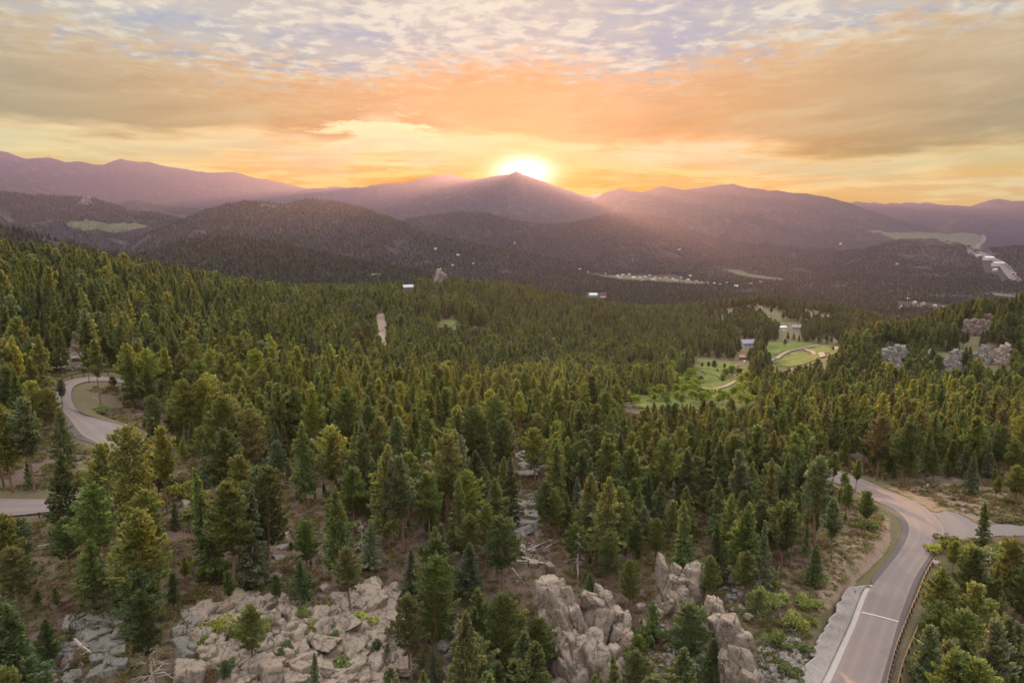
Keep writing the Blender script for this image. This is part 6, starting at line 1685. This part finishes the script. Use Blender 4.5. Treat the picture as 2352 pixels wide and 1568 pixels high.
# overhead and behind: unseen sky, brightened below (over) as added fill for the ground
# the sky as it is above the valley air: undo what that air takes away and adds on the way to the viewer
zt_ = float(GZ.max()) + 30
path = nt.m('MINIMUM', nt.m('DIVIDE', zt_, nt.m('MAXIMUM', Z, .001)), 15400.0)
T_ = nt.m('EXPONENT', nt.m('MULTIPLY', path, -HAZE))
iT = nt.m('DIVIDE', 1.0, T_)
kk_ = nt.m('SUBTRACT', 1.0, T_)
near_sun = gauss(1, 24, 20)
air = nt.mix(1.0, nt.mix(near_sun, (AIR_L[0], AIR_L[1], AIR_L[2], 1), (AIR_S[0], AIR_S[1], AIR_S[2], 1)), nt.comb(kk_, kk_, kk_), 'MULTIPLY')
sky = nt.mix(1.0, sky, air, 'SUBTRACT')
sky = nt.mix(1.0, sky, nt.comb(iT, iT, iT), 'MULTIPLY')
over = nt.ss(18, 40, el)
sky = nt.mix(over, sky, (OVER[0], OVER[1], OVER[2], 1))
ts_ = nt.new('ShaderNodeTexSky', sky_type='NISHITA'); ts_.sun_disc = False; ts_.sun_elevation = SUN_EL; ts_.sun_rotation = SUN_AZ; ts_.altitude = 2400; ts_.air_density = .35; ts_.dust_density = .05; ts_.ozone_density = 1.5
nt.l.new(tc, ts_.inputs[0])
kq = SKY_K * 10
sky = nt.mix(1.0, nt.mix(1.0, sky, (kq, kq, kq, 1), 'MULTIPLY'), nt.mix(1.0, ts_.outputs[0], c3(.04, .04, .04), 'MULTIPLY'), 'ADD')
bg = nt.new('ShaderNodeBackground'); nt.l.new(sky, bg.inputs[0]); bg.inputs[1].default_value = .10
wo = nt.new('ShaderNodeOutputWorld'); nt.l.new(bg.outputs[0], wo.inputs[0])

if HAZE > 0:
    zb, zt_ = float(GZ.min()) - 1, float(GZ.max()) + 30
    bm = bmesh.new(); box(bm, -15400, 15400, -15400, 15400, zb, zt_)
    m, hn, ho = material('haze_air')
    pv = hn.new('ShaderNodeVolumePrincipled')
    pv.inputs['Color'].default_value = HAZE_COL; pv.inputs['Density'].default_value = HAZE; pv.inputs['Anisotropy'].default_value = HAZE_G
    hn.l.new(pv.outputs[0], ho.inputs['Volume'])
    tag(bm_obj('haze', bm, m), 'thin evening haze filling the valley', 'haze', kind='stuff')

cd = bpy.data.cameras.new('camera'); cam = bpy.data.objects.new('camera', cd); COL.objects.link(cam)
cd.sensor_width = 36; cd.lens = 36 * FL / WD; cd.clip_start = .5; cd.clip_end = 200000
cam.location = (0, 0, 0); cam.rotation_euler = (math.pi / 2 - PITCH, 0, 0)
scene.camera = cam
vs_ = scene.view_settings; vs_.view_transform = 'Standard'; vs_.look = 'None'; vs_.exposure = EXPO; vs_.gamma = 1; vs_.use_curve_mapping = False
scene.render.engine = 'CYCLES'
cy = scene.cycles
cy.max_bounces = 5; cy.diffuse_bounces = 3; cy.glossy_bounces = 1; cy.transmission_bounces = 3; cy.volume_bounces = 0; cy.transparent_max_bounces = 4
cy.use_denoising = DENOISE; cy.denoising_prefilter = 'NONE'; cy.denoising_input_passes = 'RGB_ALBEDO_NORMAL'; cy.denoiser = 'OPENIMAGEDENOISE'
cy.sample_clamp_indirect = 4
cy.use_adaptive_sampling = False
